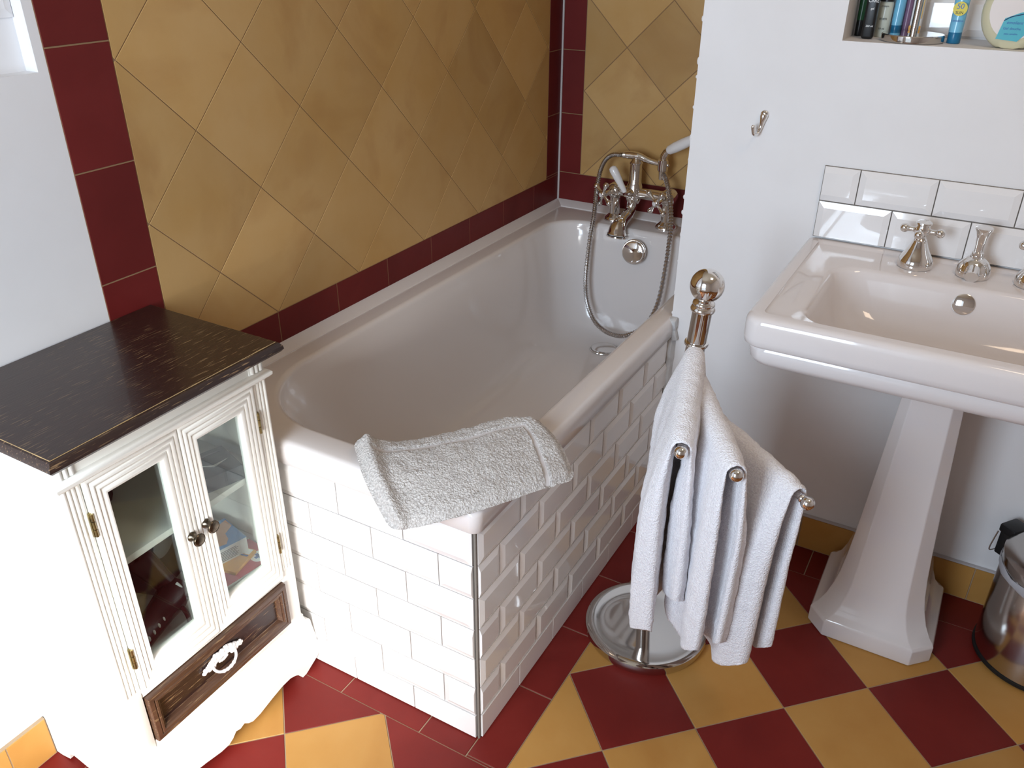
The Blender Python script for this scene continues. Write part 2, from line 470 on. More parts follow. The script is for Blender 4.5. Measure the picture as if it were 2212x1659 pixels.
# sloping sill crevice and metro tiles on the recess back
def metro(mb, P, U, V, N, w, h, edge=(1,1,1,1), bw=0.0125, d0=0.0045, d1=0.0085, mi=0, g=0.0011):
    """bevelled tile with lower-left corner P, U/V/N unit axes; edge flags left,bottom,right,top are factory bevels"""
    P, U, V, N = map(Vector, (P, U, V, N))
    a = [(g, g), (w-g, g), (w-g, h-g), (g, h-g)]
    il = bw if edge[0] else 0.0008; ib = bw if edge[1] else 0.0008; ir = bw if edge[2] else 0.0008; it = bw if edge[3] else 0.0008
    if w < 0.03: il = ir = 0.0008
    b = [(g+il, g+ib), (w-g-ir, g+ib), (w-g-ir, h-g-it), (g+il, h-g-it)]
    lo = [P+U*x+V*y for x, y in a]; mid = [p+N*d0 for p in lo]
    t = [P+U*x+V*y+N*d1 for x, y in b]
    # tiny random tilt of each tile, as hand-laid
    rx, ry = random.uniform(-1, 1)*0.0004, random.uniform(-1, 1)*0.0004
    for q, (x, y) in zip(mid, a): q += N*(rx*(x/w-.5)+ry*(y/h-.5))
    for q, (x, y) in zip(t, b): q += N*(rx*(x/w-.5)+ry*(y/h-.5))
    mb.loft([lo, mid, t], True, False, True, mi)
for k in range(5):
    z0 = NZ0 + 0.002 + 0.075*k - 0.0
    off = 0.0 if k % 2 else 0.075
    y = NY1 - off
    while y - 0.15 > NY0 - 0.14:
        ya, yb = max(y-0.15, NY0), min(y, NY1)
        if yb - ya > 0.01 and z0 + 0.075 < NZ1 + 0.002:
            metro(mb, (XW-ND, ya, z0), (0,1,0), (0,0,1), (1,0,0), yb-ya, 0.074, mi=0)
        y -= 0.15
fw = lambda u, v, h: (XW+0.0004+h, u, v)
# grout slab under the cladding
mb.box((XW, -0.111, 0.0), (XW+0.0006, LW, ZC), mi=4)
diamonds(mb, (0.007, 0.6545, 1.580, ZC), 0.2936, 0.6541, 0.2002, fw, (2, 2), g=0.0008)
strip(mb, -0.111, 0.007, 0.0, ZC, [0.857+0.197*k for k in range(-4, 9)], fw, 3, along='v')
strip(mb, 0.007, LW, 0.52, 0.6545, [0.292+0.2*k for k in range(-1, 7)], fw, 3)
strip(mb, 1.580, LW, 0.6545, ZC, [0.862+0.2*k for k in range(-1, 9)], fw, 3, along='v')
struct(mb.build('wall_left', [M_WALL, M_METRO, M_WYEL, M_WRED, M_GROUTD], smooth=0))

# ------------------------------------------------------------------ end wall of the bath alcove
mb = MB()
mb.box((XW-T, LW, 0), (XR, LW+T, ZC))
mb.box((XW, LW-0.0006, 0.0), (0.02, LW, ZC), mi=3)
fe = lambda u, v, h: (u, LW-0.0004-h, v)
diamonds(mb, (-0.617, 0.664, 0.02, ZC), -0.4738, 0.7978, 0.2002, fe, (1, 1), g=0.0010)
strip(mb, XW+0.003, -0.617, 0.664, ZC, [0.862+0.2*k for k in range(0, 9)], fe, 2, along='v')
strip(mb, XW+0.003, 0.02, 0.53, 0.664, [-0.18], fe, 2)
# white sealant bead in the corner
mb.tube([(XW+0.004, LW-0.004, 0.56), (XW+0.004, LW-0.004, ZC-0.01)], 0.0035, 8, mi=4)
struct(mb.build('wall_end', [M_WALL, M_WYEL, M_WRED, M_GROUTD, mat('sealant', srgb(190, 182, 180), 0.5)], smooth=0))

# ------------------------------------------------------------------ basin wall with its niche
mb = MB()
X0 = 0.004
NX0, NX1, QZ0, QZ1, QD = 0.293, 0.86, 1.221, 1.56, 0.165
def wy(x0, x1, z0, z1): mb.box((x0, DW, z0), (x1, LW, z1))
wy(X0, NX0, 0, ZC); wy(NX0, NX1, 0, QZ0); wy(NX0, NX1, QZ1, ZC); wy(NX1, XR, 0, ZC)
mb.box((NX0, DW+QD, QZ0), (NX1, LW, QZ1))
for k in range(5):
    z0 = QZ0 + 0.004 + 0.075*k
    x = NX0 + (-0.03 if k % 2 else 0.045) - 0.15
    while x < NX1:
        xa, xb = max(x, NX0), min(x+0.15, NX1)
        if xb-xa > 0.008 and z0+0.075 < QZ1: metro(mb, (xb, DW+QD, z0), (-1,0,0), (0,0,1), (0,-1,0), xb-xa, 0.074, mi=1)
        x += 0.15
# small chips and filler at the free end of the wall
for i in range(16):
    z = 0.58 + 0.06*i + random.uniform(-.02, .02)
    mb.ball((X0+random.uniform(-.001, .0015), DW+0.0015, z), random.uniform(0.002, 0.0042), 8, mi=0, sc=(1, 0.6, random.uniform(1.2, 3)))
struct(mb.build('wall_front', [M_WALL, M_METRO], smooth=0))
# ragged filler strip where the tiled panel meets the wall
mb = MB()
pts = []
N = 26
lo = []; 
for i in range(N+1):
    z = 0.003 + 0.525*i/N
    w = 0.013 + 0.003*math.sin(i*1.7) + random.uniform(-0.0015, 0.0015)
    lo.append([(0.0045, DW-w*1.25, z), (0.0045+0.010, DW-w, z), (0.018+random.uniform(0, 0.003), DW-0.0006, z), (0.0045, DW-0.0003, z)])
mb.loft(lo, True, True, True)
struct(mb.build('trim_1', mat('old_filler', srgb(206, 206, 206), 0.6, var=srgb(165, 160, 155), vscale=25, vfac=0.7, bump=0.4, bscale=60), smooth=30))
# cracked filler lump on the rim against the wall
mb = MB()
mb.box((0.001, DW-0.022, 0.531), (0.022, DW-0.0005, 0.560), 0.004, rot=Matrix.Rotation(0.25, 3, 'X'))
mb.box((0.008, DW-0.016, 0.50), (0.024, DW-0.0005, 0.532), 0.003, rot=Matrix.Rotation(-0.3, 3, 'Y'))
struct(mb.build('trim_2', MATS['old_filler'], smooth=30))

mb = MB()
WX0, WX1, WZ0, WZ1 = -0.40, 0.58, 0.30, 0.90
VX0, VX1, VZ0, VZ1 = -0.40, 0.58, 0.90, 1.86
def wb(x0, x1, z0, z1): mb.box((x0, YB-0.16, z0), (x1, YB, z1))
wb(XW, WX0, 0, ZC); wb(WX1, XR, 0, ZC); wb(WX0, WX1, 0, WZ0); wb(WX0, WX1, WZ1, VZ0); wb(WX0, WX1, VZ1, ZC)
struct(mb.build('wall_back', M_WALL, smooth=0))
for nm, (a, b, c, d) in (('window_1', (WX0, WX1, WZ0, WZ1)), ('window_2', (VX0, VX1, VZ0, VZ1))):
    mb = MB(); t = 0.035
    yA, yB2 = YB-0.14, YB-0.10
    for (x0, x1, z0, z1) in ((a, a+t, c, d), (b-t, b, c, d), (a+t, b-t, c, c+t), (a+t, b-t, d-t, d), ((a+b)/2-0.012, (a+b)/2+0.012, c+t, d-t)):
        mb.box((x0, yA, z0), (x1, yB2, z1), 0.003)
    struct(mb.build(nm, M_PAINT, smooth=30))
mb = MB(); mb.box((XR, YB, 0), (XR+T, LW, ZC)); struct(mb.build('wall_right', M_WALL, smooth=0))
mb = MB(); mb.box((XW-T, YB-0.16, ZC), (XR+T, LW+T, ZC+0.1)); struct(mb.build('ceiling', M_CEIL, smooth=0))

# ------------------------------------------------------------------ baseboards
mb = MB()
fb = lambda u, v, h: (u, DW-0.008-h, v)
mb.box((0.005, DW-0.008, 0), (XR, DW, 0.097), mi=1)
mb.box((0.005, DW-0.010, 0.097), (XR, DW, 0.101), 0.001, mi=2)
strip(mb, 0.006, XR, 0.001, 0.097, [0.405+0.2*k for k in range(-2, 9)], fb, 0)
struct(mb.build('baseboard_front', [M_YEL, M_GROUT, MATS['sealant']], smooth=0))
mb = MB()
fl = lambda u, v, h: (XW+0.008+h, u, v)
mb.box((XW, YB, 0), (XW+0.008, -0.4425, 0.096), mi=1)
strip(mb, YB, -0.4427, 0.001, 0.096, [-0.52-0.2*k for k in range(0, 6)], fl, 0)
struct(mb.build('baseboard_left', [M_YEL, M_GROUT], smooth=0))

# ------------------------------------------------------------------ bath: tiled casing
bath_case = thing('bath_casing', 'white brick-tiled panels under the rim of the bathtub', 'bath panel', (-0.35, 0.01, 0))
PIT, Q, Z1 = 0.0751, 0.1515, 0.0638
mb = MB()
mb.box((XW+0.004, 0.0, 0), (-0.0015, 0.02, 0.53), mi=1)
def course(P0, U, Nn, L, half):
    """tile one panel, measured from the outer corner"""
    for k in range(7):
        z0 = 0.001 if k == 0 else Z1 + PIT*(k-1)
        h = Z1-0.001 if k == 0 else PIT
        x = 0.0 if k % 2 == 0 else -Q/2
        while x < L:
            a, b = max(x, 0.0), min(x+Q, L)
            first = a == 0.0
            if b-a > 0.006:
                Uv = Vector(U); P = Vector(P0) + Uv*a + Vector((0, 0, z0 - (0.006*a if k else 0)))
                cut = x < 0
                if k == 0: ed = (0, 0, 0, 0)
                else: ed = (0 if cut else 1, 1, 0 if b < x+Q-1e-6 else 1, 1)
                gap = 0.0022 if first else 0.0
                w = b-a-gap
                metro(mb, P+Uv*gap, U, (0, 0, 1), Nn, w, h, ed, d0=0.0045 if k else 0.006, d1=0.0085 if k else 0.0068)
            x += Q
course((-0.0005, 0, 0), (-1, 0, 0), (0, -1, 0), 0.697, 0)
mb.build('foot_panel', [M_METRO, M_GROUTG], bath_case, smooth=0)
mb = MB()
mb.box((-0.02, 0.0, 0), (0.0, DW-0.012, 0.53), mi=1)
course((0, -0.0005, 0), (0, 1, 0), (1, 0, 0), DW-0.012, 1)
mb.build('side_panel', [M_METRO, M_GROUTG], bath_case, smooth=0)
mb = MB()   # grout bead up the corner
mb.box((-0.0015, -0.0035, 0), (0.0035, 0.0015, 0.53), 0.0012)
mb.build('corner_grout', M_GROUTG, bath_case, smooth=30)

# ------------------------------------------------------------------ bathtub
tub = thing('bathtub', 'white built-in acrylic bathtub with a round-cornered basin and flat rim', 'bathtub', (-0.35, 0.8, 0))
mb = MB()
zt = lambda x, y: 0.568 - 0.0085*y
OX0, OX1, OY0, OY1 = XW+0.003, 0.014, -0.014, LW-0.003
IX0, IX1, IY0, IY1 = -0.612, -0.050, 0.060, 1.518
RI = [0.215, 0.20, 0.11, 0.11]
K, Mm = 12, 10
def zo(d): return lambda x, y: zt(x, y) - d
rings = []
rings.append(rrect(OX0, OX1-0.004, OY0+0.004, OY1, [0.004, 0.016, 0.004, 0.004], zo(0.052), K, Mm))
rings.append(rrect(OX0, OX1, OY0, OY1, [0.004, 0.02, 0.004, 0.004], zo(0.048), K, Mm))
rings.append(rrect(OX0, OX1, OY0, OY1, [0.004, 0.02, 0.004, 0.004], zo(0.016), K, Mm))
for a in (20, 45, 70, 90):
    r = 0.016; s_ = 1-math.cos(math.radians(a)); c_ = math.sin(math.radians(a))
    rings.append(rrect(OX0+0.002, OX1-r*s_, OY0+r*s_, OY1-0.002, [0.005, 0.02, 0.005, 0.005], zo(r*(1-c_)), K, Mm))
rings.append(rrect(OX0+0.03, OX1-0.03, OY0+0.03, OY1-0.03, [0.03, 0.05, 0.03, 0.03], zo(0.0), K, Mm))
rings.append(rrect(IX0-0.014, IX1+0.014, IY0-0.014, IY1+0.014, [q+0.014 for q in RI], zo(0.0003), K, Mm))
for a in (25, 50, 75):
    r = 0.016; s_ = math.sin(math.radians(a)); c_ = 1-math.cos(math.radians(a))
    e = 0.014*(1-s_)
    rings.append(rrect(IX0-e, IX1+e, IY0-e, IY1+e, [q+e for q in RI], zo(r*c_), K, Mm))
prof = [(0,0.03),(0.02,0.06),(0.05,0.12),(0.09,0.22),(0.14,0.36),(0.20,0.52),(0.27,0.66),(0.35,0.78),(0.45,0.88),(0.58,0.955),(0.75,0.99),(1.0,1.0)]
DEP = 0.375
for a, b in prof:
    sx = 0.15*a; sn = (0.50*a if a < 0.5 else 0.25+0.40*(a-.5)); sf = 0.115*a
    x0, x1, y0, y1 = IX0+sx, IX1-sx, IY0+sn, IY1-sf
    f = 1-0.25*a
    rings.append(rrect(x0, x1, y0, y1, [RI[0]*(1-.35*a), RI[1]*(1-.35*a), 0.11+0.03*a, 0.11+0.03*a], zo(0.012 + (DEP-0.012)*b), K, Mm))
x0, x1, y0, y1 = x0+0.10, x1-0.10, y0+0.25, y1-0.15
rings.append(rrect(x0, x1, y0, y1, 0.03, zo(DEP+0.002), K, Mm))
mb.loft(rings, True, False, True)
mb.build('shell', M_ACRYL, tub, smooth=60)
mb = MB()    # sloped flange along the two tiled walls
def flange(pts_in, pts_out):
    pass
A = [(XW+0.0022, -0.01), (XW+0.0022, LW-0.0022), (0.0, LW-0.0022)]
B = [(XW+0.034, -0.01), (XW+0.034, LW-0.040), (0.0, LW-0.040)]
secs = []
for a, b in zip(A, B):
    za = zt(*a)
    secs.append([(a[0], a[1], za-0.002), (b[0], b[1], za-0.002), (b[0], b[1], za+0.0022), (b[0]*0.92+a[0]*0.08, b[1]*0.92+a[1]*0.08, za+0.0045), (a[0], a[1], za+0.016)])
mb.loft(secs, True, True, True)
mb.build('wall_flange', M_ACRYL, tub, smooth=25)
# drain + overflow
mb = MB()
dc = (-0.368, 1.378, zt(0, 1.372)-DEP+0.0015)
mb.lathe([(0.001, 0.0055), (0.036, 0.0055), (0.040, 0.004), (0.040, 0.0), (0.001, 0.0)], dc, n=40, cap=False)
mb.lathe([(0.0405, -0.0005), (0.043, 0.0020), (0.045, 0.0018), (0.046, -0.0005)], dc, n=40, cap=False)
o = mb.build('drain', M_CHROME, tub, smooth=40); o['label'] = 'round chrome plug hole cover'
mb = MB()
oc = Vector((-0.328, 1.484, 0.494)); ax = Vector((0.02, -0.985, 0.17)).normalized()
mb.lathe([(0.0335, -0.006), (0.0355, 0.0), (0.0358, 0.008), (0.034, 0.0115), (0.030, 0.013), (0.001, 0.0142)], oc, ax, n=48)
mb.lathe([(0.040, -0.004), (0.0405, 0.001), (0.038, 0.0032), (0.03, 0.0032)], oc, ax, n=48, cap=False)
o = mb.build('overflow_knob', M_CHROME, tub, smooth=30); o['label'] = 'round chrome overflow control'

# ------------------------------------------------------------------ bath mixer
mix = thing('bath_mixer_tap', 'traditional chrome bath mixer with white ceramic lever and hand shower', 'tap', (-0.36, 1.585, 0.556))
MY = 1.588; MZ = 0.655
xl, xr = -0.447, -0.266; xm = -0.383
for x in (xl, xr):
    mb = MB(); zb = zt(x, MY)-0.001
    mb.lathe([(0.001,0),(0.034,0.0),(0.035,0.004),(0.032,0.011),(0.025,0.016),(0.021,0.020),(0.0175,0.024),(0.0175,0.078),(0.0205,0.081),(0.0205,0.085),(0.017,0.088),(0.017,0.100),(0.001,0.101)], (x, MY, zb), n=28)
    mb.build('pillar', M_CHROME, mix, smooth=40)
mb = MB()
mb.tube([(xl-0.02, MY, MZ), (xr+0.02, MY, MZ)], 0.0175, 24)
for x in (xl, xr):
    mb.lathe([(0.001,-0.032),(0.015,-0.032),(0.024,-0.024),(0.026,-0.008),(0.026,0.012),(0.021,0.022),(0.015,0.028),(0.001,0.03)], (x, MY, MZ), (0,-1,0), n=28)
mb.lathe([(0.001,-0.036),(0.018,-0.034),(0.026,-0.02),(0.028,0.0),(0.026,0.018),(0.022,0.030),(0.0205,0.034),(0.019,0.092),(0.0215,0.094),(0.0215,0.098),(0.015,0.104),(0.0125,0.112),(0.001,0.113)], (xm, MY, MZ), n=32)
mb.build('body', M_CHROME, mix, smooth=40)
# spout
mb = MB()
sp = []
P = [Vector((xm, MY-0.008, MZ-0.020)), Vector((xm, MY-0.018, MZ-0.052)), Vector((xm-0.001, MY-0.045, MZ-0.066)), Vector((xm-0.004, MY-0.080, MZ-0.078)), Vector((xm-0.007, MY-0.100, MZ-0.092)), Vector((xm-0.008, MY-0.106, MZ-0.112))]
def bez(P, n=24):
    out = []
    for i in range(n+1):
        t = i/n*(len(P)-1); k = min(int(t), len(P)-2); f = t-k
        p0, p1, p2, p3 = P[max(k-1,0)], P[k], P[k+1], P[min(k+2, len(P)-1)]
        out.append(0.5*((2*p1) + (-p0+p2)*f + (2*p0-5*p1+4*p2-p3)*f*f + (-p0+3*p1-3*p2+p3)*f*f*f))
    return out
sp = bez(P, 30)
rr = [0.019-0.003*math.sin(PI*min(1, i/12)) + (0.013*max(0, (i-15)/15)**1.2) for i in range(31)]
R_ = mb.tube(sp, rr, 24, cap=False)
mb.lathe([(0.0305,0.0),(0.0335,0.002),(0.0335,0.006),(0.029,0.007),(0.026,0.003)], sp[-1]+Vector((0,0.0015,-0.004)), sp[-1]-sp[-2], n=24, cap=False)
mb.build('spout', M_CHROME, mix, smooth=50)
# cross handles
def cross_handle(parent, c, ax, L=0.034, rot=0.5, stem=0.038, capmat=None, name='cross_handle'):
    mb = MB(); c = Vector(c); ax = Vector(ax).normalized()
    mb.lathe([(0.001,0),(0.013,0.0),(0.0135,0.006),(0.010,0.010),(0.008,stem*0.5),(0.010,stem-0.008),(0.0125,stem-0.002),(0.0125,stem+0.006),(0.0095,stem+0.010),(0.001,stem+0.0105)], c, ax, n=24)
    u = ax.orthogonal().normalized(); w = ax.cross(u)
    h = c + ax*(stem+0.001)
    for k in range(4):
        a = rot + k*PI/2; d = u*math.cos(a)+w*math.sin(a)
        pp = [h+d*(0.008+L*t) for t in (0, .2, .45, .7, .8)]
        mb.tube(pp, [0.0062, 0.0050, 0.0052, 0.0070, 0.0074], 14)
        mb.ball(h+d*(0.008+L*0.93), 0.0098, 16)
    o = mb.build(name, M_CHROME, parent, smooth=50)
    mb = MB()
    mb.lathe([(0.001,0),(0.0068,0.0),(0.0068,0.0016),(0.005,0.0024),(0.001,0.0026)], c+ax*(stem+0.0102), ax, n=20)
    mb.build('index_cap', capmat or M_PORC, o, smooth=40)
    return o
cross_handle(mix, (xl, MY-0.026, MZ), (-0.50, -0.83, -0.10), rot=0.35)
cross_handle(mix, (xr, MY-0.026, MZ), (-0.42, -0.88, -0.12), rot=0.15, L=0.036)
# diverter lever
mb = MB()
mb.lathe([(0.001,0),(0.015,0),(0.016,0.008),(0.013,0.016),(0.010,0.030),(0.001,0.031)], (xm-0.004, MY-0.018, MZ+0.002), (-0.25,-0.95,0.1), n=24)
dv = mb.build('diverter', M_CHROME, mix, smooth=40)
mb = MB()
l0 = Vector((xm-0.014, MY-0.045, MZ+0.010)); l1 = l0 + Vector((-0.048, -0.006, 0.078))
mb.tube([l0.lerp(l1, t) for t in (0, .08, .3, .6, .85, .95, 1.0)], [0.007, 0.0085, 0.0100, 0.0128, 0.0140, 0.0115, 0.005], 18)
o = mb.build('lever', M_PORC, dv, smooth=60); o['label'] = 'white ceramic diverter lever'
# cradle and handset
mb = MB()
cz = MZ+0.113
mb.tube(bez([Vector((xm-0.045, MY-0.006, cz+0.004)), Vector((xm-0.020, MY, cz+0.005)), Vector((xm+0.01, MY, cz+0.004)), Vector((xm+0.045, MY, cz-0.006)), Vector((xr-0.022, MY, cz-0.012))], 16), [0.0105]*3+[0.0125]*5+[0.0115, 0.0105, 0.0098, 0.0090, 0.0084, 0.008, 0.0076, 0.0074, 0.0074], 18)
mb.tube([(xm, MY, cz-0.02), (xm, MY, cz+0.002)], [0.011, 0.012], 18)
mb.lathe([(0.014,-0.018),(0.0165,-0.016),(0.0165,0.016),(0.014,0.018),(0.009,0.018),(0.009,-0.018)], (xr-0.026, MY-0.004, cz-0.012), n=24, cap=False)
mb.ball((xr-0.010, MY-0.004, cz-0.010), 0.006, 12)
mb.build('cradle', M_CHROME, mix, smooth=50)
hx, hy, hz = xr-0.026, MY-0.004, cz-0.012
mb = MB()
mb.tube([(hx, hy, hz-0.045), (hx, hy, hz-0.02), (hx, hy, hz+0.018), (hx+0.001, hy, hz+0.030), (hx+0.008, hy-0.001, hz+0.043), (hx+0.018, hy-0.003, hz+0.050)], [0.0095, 0.0118, 0.0110, 0.0120, 0.0112, 0.0105], 18)
hs = mb.build('handset_elbow', M_CHROME, mix, smooth=50)
mb = MB()
g0 = Vector((hx+0.014, hy-0.002, hz+0.047)); g1 = g0+Vector((0.088, -0.02, 0.052))
mb.tube([g0.lerp(g1, t) for t in (0, .06, .3, .6, .9, 1)], [0.011, 0.0145, 0.0165, 0.0165, 0.0145, 0.010], 18)
o = mb.build('handset_grip', M_PORC, mix, smooth=50); o['label'] = 'white ceramic hand shower grip'
mb = MB()
g2 = g1+Vector((0.05, -0.012, 0.03))
mb.tube([g1.lerp(g2, t) for t in (-0.05, .15, .5, 1)], [0.0085, 0.0085, 0.0075, 0.0085], 16)
mb.lathe([(0.010,0.02),(0.035,0.005),(0.036,0.0),(0.034,-0.004),(0.001,-0.004)], g2+Vector((0.03,-0.01,0.0)), (0.1,0.3,1), n=32)
mb.build('shower_head', M_CHROME, mix, smooth=50)
# hose
mb = MB()
hp = [Vector(p) for p in ((xm-0.043, MY-0.006, cz+0.004), (-0.465,1.582,0.767), (-0.488,1.577,0.745), (-0.499,1.570,0.710), (-0.497,1.548,0.665), (-0.489,1.522,0.620), (-0.479,1.492,0.580), (-0.477,1.470,0.527),
    (-0.475,1.45,0.437), (-0.470,1.435,0.376), (-0.454,1.42,0.316), (-0.421,1.40,0.272), (-0.378,1.38,0.252), (-0.327,1.36,0.251), (-0.277,1.35,0.266), (-0.231,1.38,0.297), (-0.210,1.42,0.364),
    (-0.206,1.45,0.465), (-0.208,1.47,0.55), (-0.219,1.497,0.617), (-0.243,1.535,0.674), (-0.268,1.56,0.716), (hx+0.004, hy-0.004, 0.728), (hx, hy, hz-0.042))]
cv = bez(hp, 700)
mb.tube(cv, [0.0072 + 0.0009*(1 if (i//2) % 2 else -1) for i in range(701)], 10)
o = mb.build('shower_hose', M_HOSE, mix, smooth=30); o['label'] = 'ribbed steel shower hose'

# ------------------------------------------------------------------ bath mat folded over the rim corner
rows = [[(-0.281,0.040,0.598),(-0.200,0.089,0.592),(-0.127,0.164,0.600),(-0.071,0.222,0.612),(-0.025,0.247,0.615)],
        [(-0.186,-0.044,0.590),(-0.122,0.015,0.596),(-0.049,0.089,0.602),(-0.001,0.160,0.602),(0.043,0.211,0.603)],
        [(-0.097,-0.096,0.548),(-0.038,-0.052,0.568),(0.017,0.011,0.578),(0.064,0.086,0.580),(0.109,0.155,0.578)]]
rows = [[Vector(p) for p in r] for r in rows]
def cr(P, t):
    t = max(0, min(1, t))*(len(P)-1); k = min(int(t), len(P)-2); f = t-k
    p1, p2 = P[k], P[k+1]
    p0 = P[k-1] if k > 0 else p1*2-p2
    p3 = P[k+2] if k+2 < len(P) else p2*2-p1
    return 0.5*((2*p1) + (-p0+p2)*f + (2*p0-5*p1+4*p2-p3)*f*f + (-p0+3*p1-3*p2+p3)*f*f*f)
def matp(u, v): return cr([cr(r, u) for r in rows], v)
mb = MB()
NU, NV = 150, 84
def mat_layer(up, nu=NU, nv=NV):
    L = []
    for j in range(nv+1):
        row = []
        for i in range(nu+1):
            u, v = i/nu, j/nv
            du = min(u, 1-u)*0.36; dv = min(v, 1-v)*0.21
            # rounded corners: pull the corner points inwards
            rc = 0.022
            uu, vv = u, v
            if du < rc and dv < rc:
                a = rc-du; b = rc-dv; d = math.hypot(a, b)
                if d > 1e-6:
                    m_ = max(a, b); s_ = m_/d
                    uu = u + (a-a*s_)/0.36*(1 if u < .5 else -1); vv = v + (b-b*s_)/0.21*(1 if v < .5 else -1)
            p = matp(uu, vv)
            e = 0.004
            tu = matp(min(1, uu+e), vv)-matp(max(0, uu-e), vv); tv = matp(uu, min(1, vv+e))-matp(uu, max(0, vv-e))
            n = tv.cross(tu).normalized()
            if n.z < 0: n = -n
            edge = min(du, dv)
            puff = 1-math.exp(-edge/0.006)
            if up:
                band = abs(dv-0.045) < 0.0065 and v < .5 and du > 0.038 or (abs(du-0.055) < 0.0065 and u > .5 and (dv > 0.038 or v > .5))
                if u > .5 and v < .5 and (du < 0.0485 or dv < 0.0385): band = False
                if v < .5 and abs(dv-0.045) < 0.0065 and u < .5 and du > 0.02: band = True
                h = 0.011*puff - 0.009
                if band: h -= 0.0034
                else: h += 0.0016*noise.noise(p*260)+0.0022*noise.noise(p*40)
                # folded roll along the near left end
                h += 0.012*math.exp(-((u*0.36-0.018)/0.014)**2)*(1 if v > 0 else 1)
                h += 0.004*math.sin(u*9+v*5)*noise.noise(p*9)
                row.append((p+n*h, band))
            else:
                h = -0.024*puff - 0.014*(1-puff) + 0.0012*noise.noise(p*200)
                if u < 0.12: h -= 0.010*(1-u/0.12)*puff
                row.append((p+n*h, False))
        L.append(row)
    return L
T1 = mat_layer(True); T2 = mat_layer(False)
V1 = [[mb.bm.verts.new(p) for p, b in r] for r in T1]; V2 = [[mb.bm.verts.new(p) for p, b in r] for r in T2]
for j in range(NV):
    for i in range(NU):
        f = mb.bm.faces.new((V1[j][i], V1[j][i+1], V1[j+1][i+1], V1[j+1][i]))
        f.material_index = 1 if (T1[j][i][1] and T1[j+1][i+1][1]) else 0
        mb.bm.faces.new((V2[j][i], V2[j+1][i], V2[j+1][i+1], V2[j][i+1]))
bd = [(0, i) for i in range(NU+1)] + [(j, NU) for j in range(1, NV+1)] + [(NV, i) for i in range(NU-1, -1, -1)] + [(j, 0) for j in range(NV-1, 0, -1)]
mid = []
for (j, i) in bd:
    a, b = V1[j][i].co, V2[j][i].co
    c = matp(0.5, 0.5); out = ((a+b)/2-c); out.z = 0; out.normalize()
    mid.append(mb.bm.verts.new((a+b)/2 + out*0.007))
for k in range(len(bd)):
    k2 = (k+1) % len(bd)
    a, a2 = V1[bd[k][0]][bd[k][1]], V1[bd[k2][0]][bd[k2][1]]
    b, b2 = V2[bd[k][0]][bd[k][1]], V2[bd[k2][0]][bd[k2][1]]
    mb.bm.faces.new((a, mid[k], mid[k2], a2)); mb.bm.faces.new((mid[k], b, b2, mid[k2]))
mat_o = mb.build('bath_mat', [M_TERRYG, M_TERRYB], smooth=80)
tag(mat_o, 'folded pale grey terry bath mat lying over the near rim corner of the bath', 'bath mat')

# ------------------------------------------------------------------ cabinet
cab = thing('bathroom_cabinet', 'small white painted cabinet with glazed doors and dark wood top', 'cabinet', (-0.55, -0.237, 0))
CX0, CX1, CY0, CY1 = XW+0.004, -0.405, -0.437, -0.037
mb = MB()
t = 0.016
mb.box((CX0, CY0, 0.10), (CX1-0.018, CY0+t, 0.768), 0.001)
mb.box((CX0, CY1-t, 0.10), (CX1-0.018, CY1, 0.768), 0.001)
mb.box((CX0, CY0+t, 0.10), (CX0+0.008, CY1-t, 0.768))
mb.box((CX0+0.008, CY0+t, 0.268), (CX1-0.018, CY1-t, 0.283))
mb.box((CX0+0.008, CY0+t, 0.745), (CX1-0.018, CY1-t, 0.755))
mb.build('carcass', M_PAINT, cab, smooth=30)
# face frame with fluted stiles
mb = MB()
for (a, b) in ((CY0, -0.405), (-0.071, CY1)):
    mb.box((CX1-0.018, a, 0.150), (CX1-0.004, b, 0.768), 0.001)
    w = b-a
    for f in (0.16, 0.40, 0.62, 0.86):
        yc = a+w*f
        mb.tube([(CX1-0.0054, yc, 0.300), (CX1-0.0054, yc, 0.721)], 0.0038, 14)
    for f in (0.22, 0.5, 0.78):
        yc = a+w*f
        mb.tube([(CX1-0.0045, yc, 0.738), (CX1-0.0045, yc, 0.764)], 0.0042, 10)
mb.box((CX1-0.018, -0.405, 0.724), (CX1-0.005, -0.071, 0.768), 0.001)
mb.box((CX1-0.018, -0.405, 0.276), (CX1-0.006, -0.071, 0.286), 0.001)
mb.box((CX1-0.018, -0.405, 0.150), (CX1-0.006, -0.071, 0.170), 0.001)
mb.build('face_frame', M_PAINT, cab, smooth=40)
# cornice band and bed mould under the top (runs round the sides)
mb = MB()
def band(z0, z1, prof, x1, y0, y1):
    """prof list of (out, z)"""
    rings = []
    for o_, z in prof:
        rings.append([(CX0, y0-o_, z), (x1+o_, y0-o_, z), (x1+o_, y1+o_, z), (CX0, y1+o_, z)])
    mb.loft(rings, True, True, True)
band(0, 0, [(0.0, 0.720), (0.004, 0.722), (0.008, 0.726), (0.0085, 0.731), (0.005, 0.735), (0.0, 0.737)], CX1, CY0, CY1)
band(0, 0, [(0.0, 0.756), (0.006, 0.759), (0.010, 0.764), (0.013, 0.7695)], CX1, CY0, CY1)
mb.build('cornice', M_PAINT, cab, smooth=35)
